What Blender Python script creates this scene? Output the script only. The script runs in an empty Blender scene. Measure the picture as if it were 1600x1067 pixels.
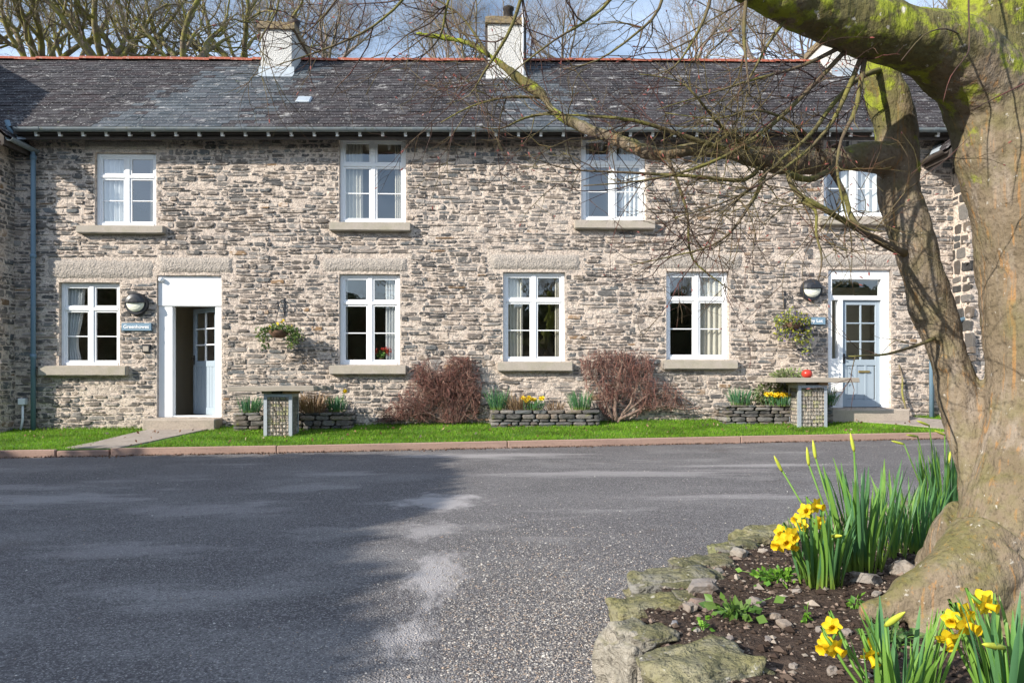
import bpy, bmesh, math, random
import numpy as np
from mathutils import Vector, Matrix, noise

# ------------------------------------------------------------------ camera, sky, sun, exposure
scene = bpy.context.scene
COL = scene.collection
F, CX, HY, EYE = 1100.0, 800.0, 590.0, 1.1        # focal length in photo pixels, horizon row, eye height
cam_d = bpy.data.cameras.new('camera')
cam_d.sensor_width = 36.0
cam_d.lens = F / 1600 * 36.0
cam_d.shift_y = (HY - 533.5) / 1600
cam_d.clip_end = 2000
cam = bpy.data.objects.new('camera', cam_d)
cam.location = (0, 0, EYE)
cam.rotation_euler = (math.pi / 2, 0, 0)
COL.objects.link(cam)
scene.camera = cam

SUN_T = Vector((0.53, 0.36, -0.32)).normalized()    # direction the light travels
SUN_EL = math.asin(-SUN_T.z)
SUN_AZ = math.atan2(-SUN_T.x, -SUN_T.y)
world = bpy.data.worlds.new('World')
scene.world = world
world.use_nodes = True
wt = world.node_tree
wt.nodes.clear()
sky = wt.nodes.new('ShaderNodeTexSky')
sky.sky_type = 'NISHITA'
sky.sun_disc = False
sky.sun_elevation = SUN_EL
sky.sun_rotation = SUN_AZ
sky.air_density = 1.0
sky.dust_density = 0.6
sky.ozone_density = 1.0
bg = wt.nodes.new('ShaderNodeBackground')
bg.inputs['Strength'].default_value = 0.12
wo = wt.nodes.new('ShaderNodeOutputWorld')
wtc = wt.nodes.new('ShaderNodeTexCoord')
wmap = wt.nodes.new('ShaderNodeMapping')
wmap.inputs['Scale'].default_value = (1.6, 1.6, 4.5)
wn = wt.nodes.new('ShaderNodeTexNoise')
wn.inputs['Scale'].default_value = 1.7
wn.inputs['Detail'].default_value = 6
wn.inputs['Roughness'].default_value = 0.55
wr = wt.nodes.new('ShaderNodeMapRange')
wr.inputs['From Min'].default_value = 0.30
wr.inputs['From Max'].default_value = 0.72
wr.inputs['To Min'].default_value = 0.0
wr.inputs['To Max'].default_value = 0.55
wmix = wt.nodes.new('ShaderNodeMix')
wmix.data_type = 'RGBA'
wmix.inputs[7].default_value = (9.5, 11.2, 13.8, 1)      # thin white cloud
L = wt.links.new
L(wtc.outputs['Generated'], wmap.inputs['Vector'])
L(wmap.outputs['Vector'], wn.inputs['Vector'])
L(wn.outputs['Fac'], wr.inputs['Value'])
L(wr.outputs['Result'], wmix.inputs[0])
L(sky.outputs['Color'], wmix.inputs[6])
L(wmix.outputs[2], bg.inputs['Color'])
L(bg.outputs['Background'], wo.inputs['Surface'])

sun_d = bpy.data.lights.new('sun', 'SUN')
sun_d.energy = 5.0
sun_d.angle = math.radians(0.5)
sun_d.color = (1.0, 0.93, 0.82)
sun = bpy.data.objects.new('sun', sun_d)
sun.rotation_euler = SUN_T.to_track_quat('-Z', 'Y').to_euler()
sun.location = (-20, -14, 14)
COL.objects.link(sun)
vs = scene.view_settings
vs.view_transform = 'Standard'
vs.look = 'None'
vs.exposure = 0.58
vs.gamma = 1.0
vs.use_curve_mapping = False
scene.render.film_transparent = False
try:
    scene.cycles.max_bounces = 6
    scene.cycles.transparent_max_bounces = 12
    scene.cycles.use_denoising = True
except Exception:
    pass

rng = random.Random(11)
R = math.radians
def U(a, b): return rng.uniform(a, b)
def nz(x, y, z=0.0): return noise.noise(Vector((x, y, z)))

# ------------------------------------------------------------------ pixels to places
def P(px, py, Y):
    return Vector(((px - CX) / F * Y, Y, EYE - (py - HY) / F * Y))
def road_z(x, y=0): return 0.010 * x
def on_z(px, py, z):
    Y = (EYE - z) * F / (py - HY)
    return Vector(((px - CX) / F * Y, Y, z))
def on_road(px, py):
    Y = 10.0
    for _ in range(12):
        X = (px - CX) / F * Y
        Y = (EYE - road_z(X)) * F / (py - HY)
    return Vector(((px - CX) / F * Y, Y, road_z((px - CX) / F * Y)))
HO_Y = 13.03                         # the terrace front stands 13 m away, turned 1.75 degrees
HA = math.atan(0.0305)
CA, SA = math.cos(HA), math.sin(HA)
def on_wall(px, py, v=0.0):
    """pixel to (u, z) on the terrace's front plane moved v into the house"""
    dx = (px - CX) / F
    t = (HO_Y * CA + v) / (CA - SA * dx)
    return (t * dx * CA + (t - HO_Y) * SA, EYE - (py - HY) / F * t)
def H2W(u, v, z): return Vector((u * CA - v * SA, HO_Y + u * SA + v * CA, z))
def zu(u): return 0.010 * u          # terrace and ground climb gently

# ------------------------------------------------------------------ object helpers
def props(o, label=None, cat=None, group=None, kind=None):
    if label: o['label'] = label
    if cat: o['category'] = cat
    if group: o['group'] = group
    if kind: o['kind'] = kind
    return o
def empty(name, loc=(0, 0, 0), rz=0.0, parent=None):
    o = bpy.data.objects.new(name, None)
    o.empty_display_size = 0.1
    COL.objects.link(o)
    o.location = loc
    o.rotation_euler = (0, 0, rz)
    o.parent = parent
    return o
def mk_mesh(name, verts, faces, m, cols=None, smooth=False):
    me = bpy.data.meshes.new(name)
    me.from_pydata(verts if isinstance(verts, list) else verts.tolist(), [], faces if isinstance(faces, list) else faces.tolist())
    if m: me.materials.append(m)
    if cols is not None:
        ca = me.color_attributes.new('col', 'FLOAT_COLOR', 'POINT')
        a = np.ones((len(me.vertices), 4), dtype=np.float32)
        a[:, :3] = np.asarray(cols, dtype=np.float32)[:, :3]
        ca.data.foreach_set('color', a.ravel())
    if smooth:
        me.polygons.foreach_set('use_smooth', [True] * len(me.polygons))
    me.update()
    return me
def ob(name, me, parent=None, loc=None, rot=None, scl=None):
    o = bpy.data.objects.new(name, me)
    COL.objects.link(o)
    if parent: o.parent = parent
    if loc is not None: o.location = loc
    if rot is not None: o.rotation_euler = rot
    if scl is not None: o.scale = scl
    return o
def dup(root, loc=None, rz=None, scl=None):
    r = root.copy(); COL.objects.link(r)
    if loc is not None: r.location = loc
    if rz is not None: r.rotation_euler = (0, 0, rz)
    if scl is not None: r.scale = (scl, scl, scl) if not hasattr(scl, '__len__') else scl
    for ch in list(root.children):
        c = ch.copy(); COL.objects.link(c); c.parent = r
        for g in list(ch.children):
            d = g.copy(); COL.objects.link(d); d.parent = c
    return r

class MB:
    """collects shapes into one mesh"""
    def __init__(self): self.v = []; self.f = []; self.c = []
    def add(self, vs, fs, col=None):
        b = len(self.v)
        self.v.extend([tuple(p) for p in vs])
        self.f.extend([tuple(i + b for i in f) for f in fs])
        self.c.extend([col or (1, 1, 1)] * len(vs))
        return self
    def box(self, x0, x1, y0, y1, z0, z1, bev=0.0, col=None):
        if bev <= 0:
            v = [(x, y, z) for z in (z0, z1) for y in (y0, y1) for x in (x0, x1)]
            f = [(0, 2, 3, 1), (4, 5, 7, 6), (0, 1, 5, 4), (2, 6, 7, 3), (0, 4, 6, 2), (1, 3, 7, 5)]
            return self.add(v, f, col)
        b = min(bev, (x1 - x0) * .45, (y1 - y0) * .45, (z1 - z0) * .45)
        bm = bmesh.new()
        bmesh.ops.create_cube(bm, size=1)
        for q in bm.verts:
            q.co = Vector((x0 + (q.co.x + .5) * (x1 - x0), y0 + (q.co.y + .5) * (y1 - y0), z0 + (q.co.z + .5) * (z1 - z0)))
        bmesh.ops.bevel(bm, geom=bm.edges[:], offset=b, segments=1, affect='EDGES', profile=.5)
        return self.bm(bm, col)
    def bm(self, bm, col=None, mtx=None):
        bm.verts.index_update()
        vs = [(mtx @ q.co if mtx else q.co.copy()) for q in bm.verts]
        fs = [tuple(x.index for x in fc.verts) for fc in bm.faces]
        bm.free()
        return self.add(vs, fs, col)
    def tube(self, pts, rads, n=6, cap=True, col=None):
        pts = [Vector(p) for p in pts]
        m = len(pts)
        if not hasattr(rads, '__len__'): rads = [rads] * m
        t = (pts[1] - pts[0]).normalized()
        a = Vector((0, 0, 1)) if abs(t.z) < .9 else Vector((1, 0, 0))
        nx = t.cross(a).normalized()
        vs = []
        cs = [(math.cos(2 * math.pi * k / n), math.sin(2 * math.pi * k / n)) for k in range(n)]
        for i in range(m):
            if i == 0: t = pts[1] - pts[0]
            elif i == m - 1: t = pts[-1] - pts[-2]
            else: t = pts[i + 1] - pts[i - 1]
            if t.length < 1e-9: t = Vector((0, 0, 1))
            t.normalize()
            nx = nx - t * nx.dot(t)
            if nx.length < 1e-6: nx = t.orthogonal()
            nx.normalize()
            ny = t.cross(nx)
            p, r = pts[i], rads[i]
            for c, s in cs:
                vs.append((p.x + (nx.x * c + ny.x * s) * r, p.y + (nx.y * c + ny.y * s) * r, p.z + (nx.z * c + ny.z * s) * r))
        fs = []
        for i in range(m - 1):
            for k in range(n):
                k2 = (k + 1) % n
                fs.append((i * n + k, i * n + k2, (i + 1) * n + k2, (i + 1) * n + k))
        if cap:
            fs.append(tuple(range(n - 1, -1, -1)))
            fs.append(tuple((m - 1) * n + k for k in range(n)))
        return self.add(vs, fs, col)
    def lathe(self, prof, n=16, c=(0, 0, 0), axis='z', col=None):
        vs, fs = [], []
        for r, h in prof:
            for k in range(n):
                a = 2 * math.pi * k / n
                x, y = r * math.cos(a), r * math.sin(a)
                if axis == 'z': vs.append((c[0] + x, c[1] + y, c[2] + h))
                else: vs.append((c[0] + x, c[1] + h, c[2] + y))
        for i in range(len(prof) - 1):
            for k in range(n):
                k2 = (k + 1) % n
                fs.append((i * n + k, i * n + k2, (i + 1) * n + k2, (i + 1) * n + k))
        fs.append(tuple(range(n - 1, -1, -1)))
        fs.append(tuple((len(prof) - 1) * n + k for k in range(n)))
        return self.add(vs, fs, col)
    def mesh(self, name, m, smooth=False, cols=False):
        return mk_mesh(name, self.v, self.f, m, self.c if cols else None, smooth)
    def obj(self, name, m, parent=None, smooth=False, cols=False, **k):
        return ob(name, self.mesh(name, m, smooth, cols), parent, **k)

# ------------------------------------------------------------------ materials
def material(name, base=(.5, .5, .5), rough=.8, layers=(), bump=(), attr=False, spec=.3, metallic=0.0, sheen=0, coords='Object', rough_layer=None):
    """layers: dict(kind, scale, stretch, detail, lo, hi, col, fac [, attr]) mixed over the base in turn; bump: (kind, scale, strength, distance, stretch)"""
    m = bpy.data.materials.new(name)
    m.use_nodes = True
    nt = m.node_tree
    bs = nt.nodes['Principled BSDF']
    ln = nt.links.new
    tc = nt.nodes.new('ShaderNodeTexCoord')
    def tex(kind, scale, stretch, detail=4, seed=0, rough_=.6):
        mp = nt.nodes.new('ShaderNodeMapping')
        mp.inputs['Scale'].default_value = stretch
        mp.inputs['Location'].default_value = (seed * 3.1, seed * 1.7, seed * 2.3)
        ln(tc.outputs[coords], mp.inputs['Vector'])
        if kind.startswith('vor'):
            t = nt.nodes.new('ShaderNodeTexVoronoi')
            t.inputs['Scale'].default_value = scale
            ln(mp.outputs['Vector'], t.inputs['Vector'])
            if kind == 'vorcell':
                s = nt.nodes.new('ShaderNodeSeparateColor')
                ln(t.outputs['Color'], s.inputs['Color'])
                return s.outputs[0]
            return t.outputs['Distance']
        t = nt.nodes.new('ShaderNodeTexNoise')
        t.inputs['Scale'].default_value = scale
        t.inputs['Detail'].default_value = detail
        t.inputs['Roughness'].default_value = rough_
        ln(mp.outputs['Vector'], t.inputs['Vector'])
        return t.outputs['Fac']
    if attr:
        at = nt.nodes.new('ShaderNodeAttribute')
        at.attribute_name = 'col'
        cur = at.outputs['Color']
    else:
        rg = nt.nodes.new('ShaderNodeRGB')
        rg.outputs[0].default_value = (*base, 1)
        cur = rg.outputs[0]
    geo = None
    for i, l in enumerate(layers):
        kind = l.get('kind', 'noise')
        if kind == 'up':           # faces that look upward (moss, lichen settle there), broken up by noise
            geo = geo or nt.nodes.new('ShaderNodeNewGeometry')
            sp = nt.nodes.new('ShaderNodeSeparateXYZ')
            ln(geo.outputs['Normal'], sp.inputs[0])
            ns = tex('noise', l.get('scale', 8), l.get('stretch', (1, 1, 1)), l.get('detail', 4), i + 1)
            ad = nt.nodes.new('ShaderNodeMath'); ad.operation = 'MULTIPLY_ADD'
            ln(ns, ad.inputs[0]); ad.inputs[1].default_value = l.get('amt', 2.0); ln(sp.outputs[2], ad.inputs[2])
            src = ad.outputs[0]
        elif kind == 'height':
            sp = nt.nodes.new('ShaderNodeSeparateXYZ')
            ln(tc.outputs[coords], sp.inputs[0])
            ns = tex('noise', l.get('scale', 8), l.get('stretch', (1, 1, 1)), l.get('detail', 4), i + 1)
            ad = nt.nodes.new('ShaderNodeMath'); ad.operation = 'MULTIPLY_ADD'
            ln(ns, ad.inputs[0]); ad.inputs[1].default_value = l.get('amt', 1.0); ln(sp.outputs[2], ad.inputs[2])
            src = ad.outputs[0]
        else:
            src = tex(kind, l['scale'], l.get('stretch', (1, 1, 1)), l.get('detail', 4), l.get('seed', i + 1), l.get('rough', .6))
        mr = nt.nodes.new('ShaderNodeMapRange')
        mr.inputs['From Min'].default_value = l['lo']
        mr.inputs['From Max'].default_value = l['hi']
        mr.inputs['To Min'].default_value = 0
        mr.inputs['To Max'].default_value = l.get('fac', 1)
        ln(src, mr.inputs['Value'])
        mx = nt.nodes.new('ShaderNodeMix')
        mx.data_type = 'RGBA'
        mx.blend_type = l.get('blend', 'MIX')
        ln(mr.outputs['Result'], mx.inputs[0])
        ln(cur, mx.inputs[6])
        mx.inputs[7].default_value = (*l['col'], 1)
        cur = mx.outputs[2]
    ln(cur, bs.inputs['Base Color'])
    bs.inputs['Roughness'].default_value = rough
    bs.inputs['Specular IOR Level'].default_value = spec
    bs.inputs['Metallic'].default_value = metallic
    prev = None
    for i, b in enumerate(bump):
        src = tex(b[0], b[1], b[4] if len(b) > 4 else (1, 1, 1), 5, 20 + i)
        bn = nt.nodes.new('ShaderNodeBump')
        bn.inputs['Strength'].default_value = b[2]
        bn.inputs['Distance'].default_value = b[3]
        ln(src, bn.inputs['Height'])
        if prev: ln(prev, bn.inputs['Normal'])
        prev = bn.outputs['Normal']
    if prev: ln(prev, bs.inputs['Normal'])
    return m
def N(scale, lo, hi, col, fac=1, **k): return dict(kind=k.pop('kind', 'noise'), scale=scale, lo=lo, hi=hi, col=col, fac=fac, **k)

MORTAR = (.64, .54, .455)
mt = {}
mt['mortar'] = material('lime_mortar', MORTAR, .95, [
    N(1.3, .4, .7, (.50, .42, .36), .8), N(14, .45, .65, (.72, .63, .54), .7), N(38, .5, .62, (.32, .26, .22), .8), N(9, .53, .63, (.25, .22, .20), .75, stretch=(.5, 1, 1.6), detail=6)],
    [('noise', 16, 1, .035), ('noise', 60, .9, .012)], spec=.1)
mt['stone'] = material('rubble_stone', attr=True, rough=.9, layers=[
    N(30, .45, .7, (.36, .34, .32), .3, stretch=(.6, 1, 1.5)), N(60, .5, .68, (.035, .032, .03), .55, stretch=(.5, 1, 2)),
    N(7.5, .505, .58, MORTAR, .85, detail=8, rough=.72), N(.9, .52, .75, (.56, .46, .39), .45)],
    bump=[('noise', 18, .8, .015, (.6, 1, 2)), ('noise', 85, .6, .004)], spec=.2)
mt['lintel'] = material('rough_lintel', (.38, .34, .30), .95, [N(9, .45, .7, (.52, .46, .40), .8), N(40, .5, .66, (.16, .14, .13), .7)], [('noise', 26, 1, .02), ('vor', 30, .6, .015)], spec=.1)
mt['sill'] = material('sill_stone', (.42, .37, .32), .9, [N(5, .4, .7, (.33, .31, .22), .6), N(120, .5, .7, (.18, .16, .14), .7)], [('noise', 90, .5, .004)], spec=.2)
mt['slate'] = material('roof_slate', attr=True, rough=.85, layers=[
    N(25, .5, .75, (.10, .095, .10), .45), N(2.3, .57, .64, (.40, .39, .38), .8, detail=9, rough=.8, stretch=(1, 1.6, 1.6)), N(30, .62, .68, (.52, .51, .49), .85), N(5, .7, .76, (.16, .17, .03), .8)],
    bump=[('noise', 40, .4, .004)], spec=.2)
mt['ridge'] = material('terracotta_ridge', (.30, .085, .05), .85, [N(4, .5, .7, (.19, .07, .055), .7), N(20, .58, .7, (.5, .4, .34), .7)], [('noise', 60, .4, .004)])
mt['roughcast'] = material('white_roughcast', (.53, .525, .51), .95, [N(3, .5, .75, (.42, .41, .38), .6), N(5, .68, .74, (.6, .45, .12), .6)], [('vor', 45, .9, .012), ('noise', 60, .5, .008)], spec=.1)
mt['lead'] = material('lead_sheet', (.42, .47, .52), .5, [N(8, .4, .7, (.30, .33, .36), .6)], [('noise', 10, .3, .01)], spec=.5, metallic=.3)
mt['capstone'] = material('weathered_cap', (.20, .16, .11), .95, [N(14, .45, .65, (.30, .22, .09), .7), N(30, .55, .7, (.08, .08, .06), .7)], [('noise', 25, 1, .02)])
mt['pot'] = material('dark_pot', (.05, .045, .045), .7, [N(9, .4, .7, (.09, .07, .06), .6)])
mt['white'] = material('white_paint', (.84, .85, .86), .45, [N(6, .6, .8, (.70, .71, .72), .4)], [('noise', 30, .15, .002)], spec=.4)
mt['blue'] = material('grey_blue_paint', (.33, .395, .455), .45, [N(5, .5, .8, (.29, .35, .41), .5)], spec=.4)
mt['gutter'] = material('gutter_iron', (.16, .19, .21), .6, [N(6, .45, .7, (.26, .27, .25), .6), N(18, .6, .7, (.10, .11, .05), .7)], [('noise', 30, .4, .004)], spec=.4)
mt['pipe'] = material('blue_grey_pipe', (.13, .21, .28), .5, [N(5, .55, .7, (.18, .24, .29), .6), N(12, .66, .72, (.18, .09, .05), .8)], spec=.4)
mt['wood_dark'] = material('dark_timber', (.055, .045, .04), .8, [N(6, .4, .7, (.09, .075, .06), .6)])
mt['cream'] = material('cream_plaster', (.72, .66, .54), .9)
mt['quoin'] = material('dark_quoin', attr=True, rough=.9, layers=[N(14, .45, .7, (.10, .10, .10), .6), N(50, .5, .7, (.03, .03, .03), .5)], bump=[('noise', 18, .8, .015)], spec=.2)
mt['floorin'] = material('dark_carpet', (.12, .09, .07), .95)
mt['curtain'] = material('curtain_cloth', (.72, .67, .58), .9, [N(1.2, .4, .7, (.66, .60, .50), .5)], [('noise', 60, .2, .003)])
mt['sheer'] = material('pale_curtain', (.80, .80, .80), .9)
mt['black'] = material('black_metal', (.02, .022, .028), .4, spec=.5)
mt['opal'] = material('opal_glass', (.80, .80, .68), .3, spec=.5)
mt['sign'] = material('sign_blue', (.17, .27, .36), .5, spec=.4)
mt['letter'] = material('sign_white', (.85, .86, .88), .5)
mt['brass'] = material('brass', (.45, .33, .12), .35, metallic=.8)
mt['step'] = material('step_concrete', (.40, .34, .28), .95, [N(4, .4, .7, (.32, .27, .23), .7), N(40, .5, .7, (.22, .2, .17), .6)], [('noise', 30, .6, .01)])
def glass(name, refl):
    m = bpy.data.materials.new(name); m.use_nodes = True
    nt = m.node_tree; nt.nodes.clear()
    o = nt.nodes.new('ShaderNodeOutputMaterial'); mx = nt.nodes.new('ShaderNodeMixShader')
    tr = nt.nodes.new('ShaderNodeBsdfTransparent'); gl = nt.nodes.new('ShaderNodeBsdfGlossy')
    tr.inputs[0].default_value = (.86, .89, .89, 1); gl.inputs[0].default_value = (.95, .97, 1, 1); gl.inputs['Roughness'].default_value = .015
    lw = nt.nodes.new('ShaderNodeLayerWeight'); lw.inputs[0].default_value = .5
    pw = nt.nodes.new('ShaderNodeMath'); pw.operation = 'POWER'; pw.inputs[1].default_value = 4.0; nt.links.new(lw.outputs['Facing'], pw.inputs[0])
    ma = nt.nodes.new('ShaderNodeMath'); ma.operation = 'MULTIPLY_ADD'; ma.inputs[1].default_value = 1 - refl; ma.inputs[2].default_value = refl; nt.links.new(pw.outputs[0], ma.inputs[0])
    nt.links.new(ma.outputs[0], mx.inputs[0]); nt.links.new(tr.outputs[0], mx.inputs[1]); nt.links.new(gl.outputs[0], mx.inputs[2])
    tcn = nt.nodes.new('ShaderNodeTexCoord'); nn = nt.nodes.new('ShaderNodeTexNoise'); nn.inputs['Scale'].default_value = 4
    bp = nt.nodes.new('ShaderNodeBump'); bp.inputs['Strength'].default_value = .06; bp.inputs['Distance'].default_value = .02
    nt.links.new(tcn.outputs['Object'], nn.inputs['Vector']); nt.links.new(nn.outputs[0], bp.inputs['Height']); nt.links.new(bp.outputs[0], gl.inputs['Normal'])
    nt.links.new(mx.outputs[0], o.inputs[0])
    return m
mt['glass'] = glass('window_glass', .17)

# ------------------------------------------------------------------ ground: land, road, kerb, lawn
def sheet(name, x0, x1, y0, y1, nx, ny, zf, m, kind='structure'):
    vs = [(x0 + (x1 - x0) * i / nx, y0 + (y1 - y0) * j / ny, 0) for j in range(ny + 1) for i in range(nx + 1)]
    vs = [(x, y, zf(x, y)) for x, y, _ in vs]
    fs = [(j * (nx + 1) + i, j * (nx + 1) + i + 1, (j + 1) * (nx + 1) + i + 1, (j + 1) * (nx + 1) + i) for j in range(ny) for i in range(nx)]
    return props(ob(name, mk_mesh(name, vs, fs, m, smooth=True)), kind=kind)
mt['earth'] = material('rough_grass_land', (.06, .09, .03), .95, [N(.3, .4, .7, (.10, .09, .04), .7), N(6, .4, .7, (.03, .05, .02), .6)])
def land_z(x, y):
    t = min(1, max(0, (y - 20) / 26))
    return -0.35 + 9.5 * t * t * (3 - 2 * t) + .3 * nz(x * .1, y * .1)
sheet('hillside', -300, 300, -300, 500, 120, 160, lambda x, y: land_z(x, y) if y > 19 else -.35, mt['earth'])

mt['road'] = material('worn_tarmac', (.112, .104, .108), .93, [
    N(.45, .46, .62, (.15, .14, .142), .8, detail=3), N(.8, .53, .63, (.20, .19, .19), .7, detail=5, stretch=(.6, 1, 1), seed=12), N(1.5, .57, .66, (.30, .285, .28), .6, detail=6, stretch=(.4, 1, 1), seed=7), N(1.2, .55, .65, (.10, .092, .094), .6, detail=5, seed=17),
    N(.33, .56, .66, (.085, .08, .083), .6, seed=9, detail=4),
    N(105, .6, .9, (.30, .29, .285), .6, kind='vorcell'), N(140, .38, .12, (.05, .047, .047), .6, kind='vorcell', seed=3), N(210, .92, .96, (.48, .46, .44), .7, kind='vorcell', seed=6),
    N(1.1, .62, .72, (.07, .05, .045), .35, seed=5, detail=6)],
    [('vor', 105, .9, .008), ('noise', 9, .2, .02)], spec=.25)
def silt(m, spots):
    """dried silt left where puddles stood: irregular pale stains at fixed places on the tarmac"""
    nt = m.node_tree; ln = nt.links.new
    bs = nt.nodes['Principled BSDF']
    cur = bs.inputs['Base Color'].links[0].from_socket
    tc = nt.nodes.new('ShaderNodeTexCoord')
    for (x, y, rx, ry, f, sd) in spots:
        mp = nt.nodes.new('ShaderNodeMapping'); mp.vector_type = 'TEXTURE'
        mp.inputs['Location'].default_value = (x, y, 0); mp.inputs['Scale'].default_value = (rx, ry, 50)
        ln(tc.outputs['Object'], mp.inputs['Vector'])
        ns = nt.nodes.new('ShaderNodeTexNoise'); ns.inputs['Scale'].default_value = 2.2; ns.inputs['Detail'].default_value = 7; ns.inputs['Roughness'].default_value = .65
        off = nt.nodes.new('ShaderNodeVectorMath'); off.operation = 'ADD'; off.inputs[1].default_value = (sd, sd * 2, 0)
        ln(mp.outputs[0], off.inputs[0]); ln(off.outputs[0], ns.inputs['Vector'])
        le = nt.nodes.new('ShaderNodeVectorMath'); le.operation = 'LENGTH'; ln(mp.outputs[0], le.inputs[0])
        ad = nt.nodes.new('ShaderNodeMath'); ad.operation = 'MULTIPLY_ADD'; ad.inputs[1].default_value = 2.4
        ln(ns.outputs['Fac'], ad.inputs[0]); ln(le.outputs['Value'], ad.inputs[2])
        mr = nt.nodes.new('ShaderNodeMapRange'); mr.inputs['From Min'].default_value = 2.05; mr.inputs['From Max'].default_value = 1.55
        mr.inputs['To Min'].default_value = 0; mr.inputs['To Max'].default_value = f
        ln(ad.outputs[0], mr.inputs['Value'])
        mx = nt.nodes.new('ShaderNodeMix'); mx.data_type = 'RGBA'
        ln(mr.outputs[0], mx.inputs[0]); ln(cur, mx.inputs[6]); mx.inputs[7].default_value = (.40, .375, .37, 1)
        cur = mx.outputs[2]
    ln(cur, bs.inputs['Base Color'])
silt(mt['road'], [(-.62, 6.3, .55, .55, .85, 1), (-.42, 3.95, .22, .75, .85, 2), (-.45, 3.0, .18, .3, .7, 3), (-.6, 5.1, .3, .4, .5, 4), (1.2, 8.0, 2.2, .35, .5, 5), (-.5, 10.0, 2.0, .45, .6, 6), (3.0, 8.6, 1.6, .2, .5, 7), (2.0, 6.4, 1.2, .2, .4, 8),
    (-4.4, 6.6, 1.1, .5, .4, 9), (-2.6, 6.0, .9, .5, .3, 10), (-2.5, 4.6, .8, .35, .3, 11), (-3.2, 3.6, .8, .3, .3, 12), (-5.2, 7.4, 1.0, .3, .35, 14), (-2.0, 8.2, .7, .3, .35, 15)])
sheet('road', -40, 40, -30, 14.5, 80, 45, lambda x, y: road_z(x), mt['road'])

KERB_PX = [(-420, 722), (0, 716), (170, 712.5), (430, 708), (700, 702), (1000, 695.5), (1300, 689), (1480, 685.5), (1900, 678)]
KERB = [on_road(*p) for p in KERB_PX]
def kerb_y(x):
    for a, b in zip(KERB, KERB[1:]):
        if x <= b.x or b is KERB[-1]:
            t = (x - a.x) / (b.x - a.x)
            return a.y + (b.y - a.y) * t
def wall_y(x): return HO_Y + x * .0305
KH = .11
def lawn_z(x, y):
    y0, y1 = kerb_y(x) + .1, wall_y(x)
    zw = .265 + .0125 * x
    t = min(1, max(0, (y - y0) / max(.2, y1 - y0)))
    return (road_z(x) + KH - .012) * (1 - t) + zw * t
mt['soil_lawn'] = material('lawn_turf', (.075, .17, .018), .95, [N(3, .4, .7, (.10, .21, .025), .8), N(40, .45, .7, (.045, .10, .012), .7), N(7, .66, .74, (.12, .11, .04), .6)], [('noise', 60, .8, .02)])
vs, fs = [], []
NXL, NYL = 110, 14
for i in range(NXL + 1):
    x = -17 + 34 * i / NXL
    y0, y1 = kerb_y(x) + .05, wall_y(x) + .2
    for j in range(NYL + 1):
        y = y0 + (y1 - y0) * j / NYL
        vs.append((x, y, lawn_z(x, y) + (.012 * nz(x * 1.5, y * 1.5) if 0 < j < NYL else 0)))
for i in range(NXL):
    for j in range(NYL):
        a = i * (NYL + 1) + j
        fs.append((a, a + NYL + 1, a + NYL + 2, a + 1))
props(ob('lawn', mk_mesh('lawn', vs, fs, mt['soil_lawn'], smooth=True)), kind='structure')

mt['board'] = material('kerb_board', (.36, .24, .19), .9, [N(1.2, .4, .7, (.28, .19, .155), .8, stretch=(1, 1, 1)), N(5, .5, .7, (.42, .29, .23), .6, stretch=(.3, 1, 3)), N(30, .55, .7, (.16, .12, .1), .6)], [('noise', 14, .5, .01, (.25, 1, 3)), ('noise', 60, .4, .004)])
kerb = props(empty('kerb', (0, 10.8, 0)), kind='structure')
def kerb_piece(pxa, pxb, top=KH, name='edging_board', mat=None):
    a, b = [on_road(p, np.interp(p, [k[0] for k in KERB_PX], [k[1] for k in KERB_PX])) for p in (pxa, pxb)]
    d = (b - a); Ln = d.length; ang = math.atan2(d.y, d.x)
    m = MB(); m.box(.006, Ln - .006, 0, .075, -.12, top, .008)
    o = m.obj(name, mat or mt['board'], kerb)
    o.location = a - Vector(kerb.location); o.rotation_euler = (0, -math.asin(d.z / Ln), ang)
    return o
for a, b in [(-420, -160), (-160, 86), (172, 432), (432, 793), (793, 1158), (1158, 1480), (1480, 1890)]:
    kerb_piece(a, b, KH + U(-.004, .004))
kerb_piece(88, 170, KH - .02, 'threshold_stone')

# path slabs: flagstones from each door to the road
mt['flag'] = material('flagstone', (.30, .255, .22), .9, [N(3, .4, .7, (.38, .33, .29), .8), N(25, .5, .7, (.17, .15, .13), .6)], [('noise', 25, .5, .01)])
def path(quads, name):
    p = props(empty(name, tuple(quads[0][0])), kind='structure')
    for q in quads:
        o0 = q[0]
        c = sum((Vector(v) for v in q), Vector()) / 4
        top = [Vector(v) + (c - Vector(v)).normalized() * .012 for v in q]
        vv = [t - Vector(p.location) for t in top] + [t - Vector(p.location) - Vector((0, 0, .07)) for t in top]
        ob('flagstone', mk_mesh('flagstone', [tuple(v) for v in vv], [(0, 1, 2, 3), (7, 6, 5, 4), (0, 4, 5, 1), (1, 5, 6, 2), (2, 6, 7, 3), (3, 7, 4, 0)], mt['flag']), p)
def lawn_pt(px, py):
    Y = 12.0
    for _ in range(30):
        X = (px - CX) / F * Y
        Y = .5 * Y + .5 * (EYE - lawn_z(X, Y)) * F / (py - HY)
    X = (px - CX) / F * Y
    return Vector((X, Y, lawn_z(X, Y) + .018))
Lp = [(100, 701), (150, 691), (200, 679), (246, 669)]
Rp = [(184, 701), (235, 691), (290, 679), (342, 668)]
path([[lawn_pt(*Lp[i]), lawn_pt(*Rp[i]), lawn_pt(*Rp[i + 1]), lawn_pt(*Lp[i + 1])] for i in range(3)], 'path')
Lp = [(1305, 657.5), (1345, 659), (1420, 665), (1490, 672), (1560, 676)]
Rp = [(1385, 651), (1425, 652.5), (1475, 657), (1520, 661), (1580, 665)]
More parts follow.
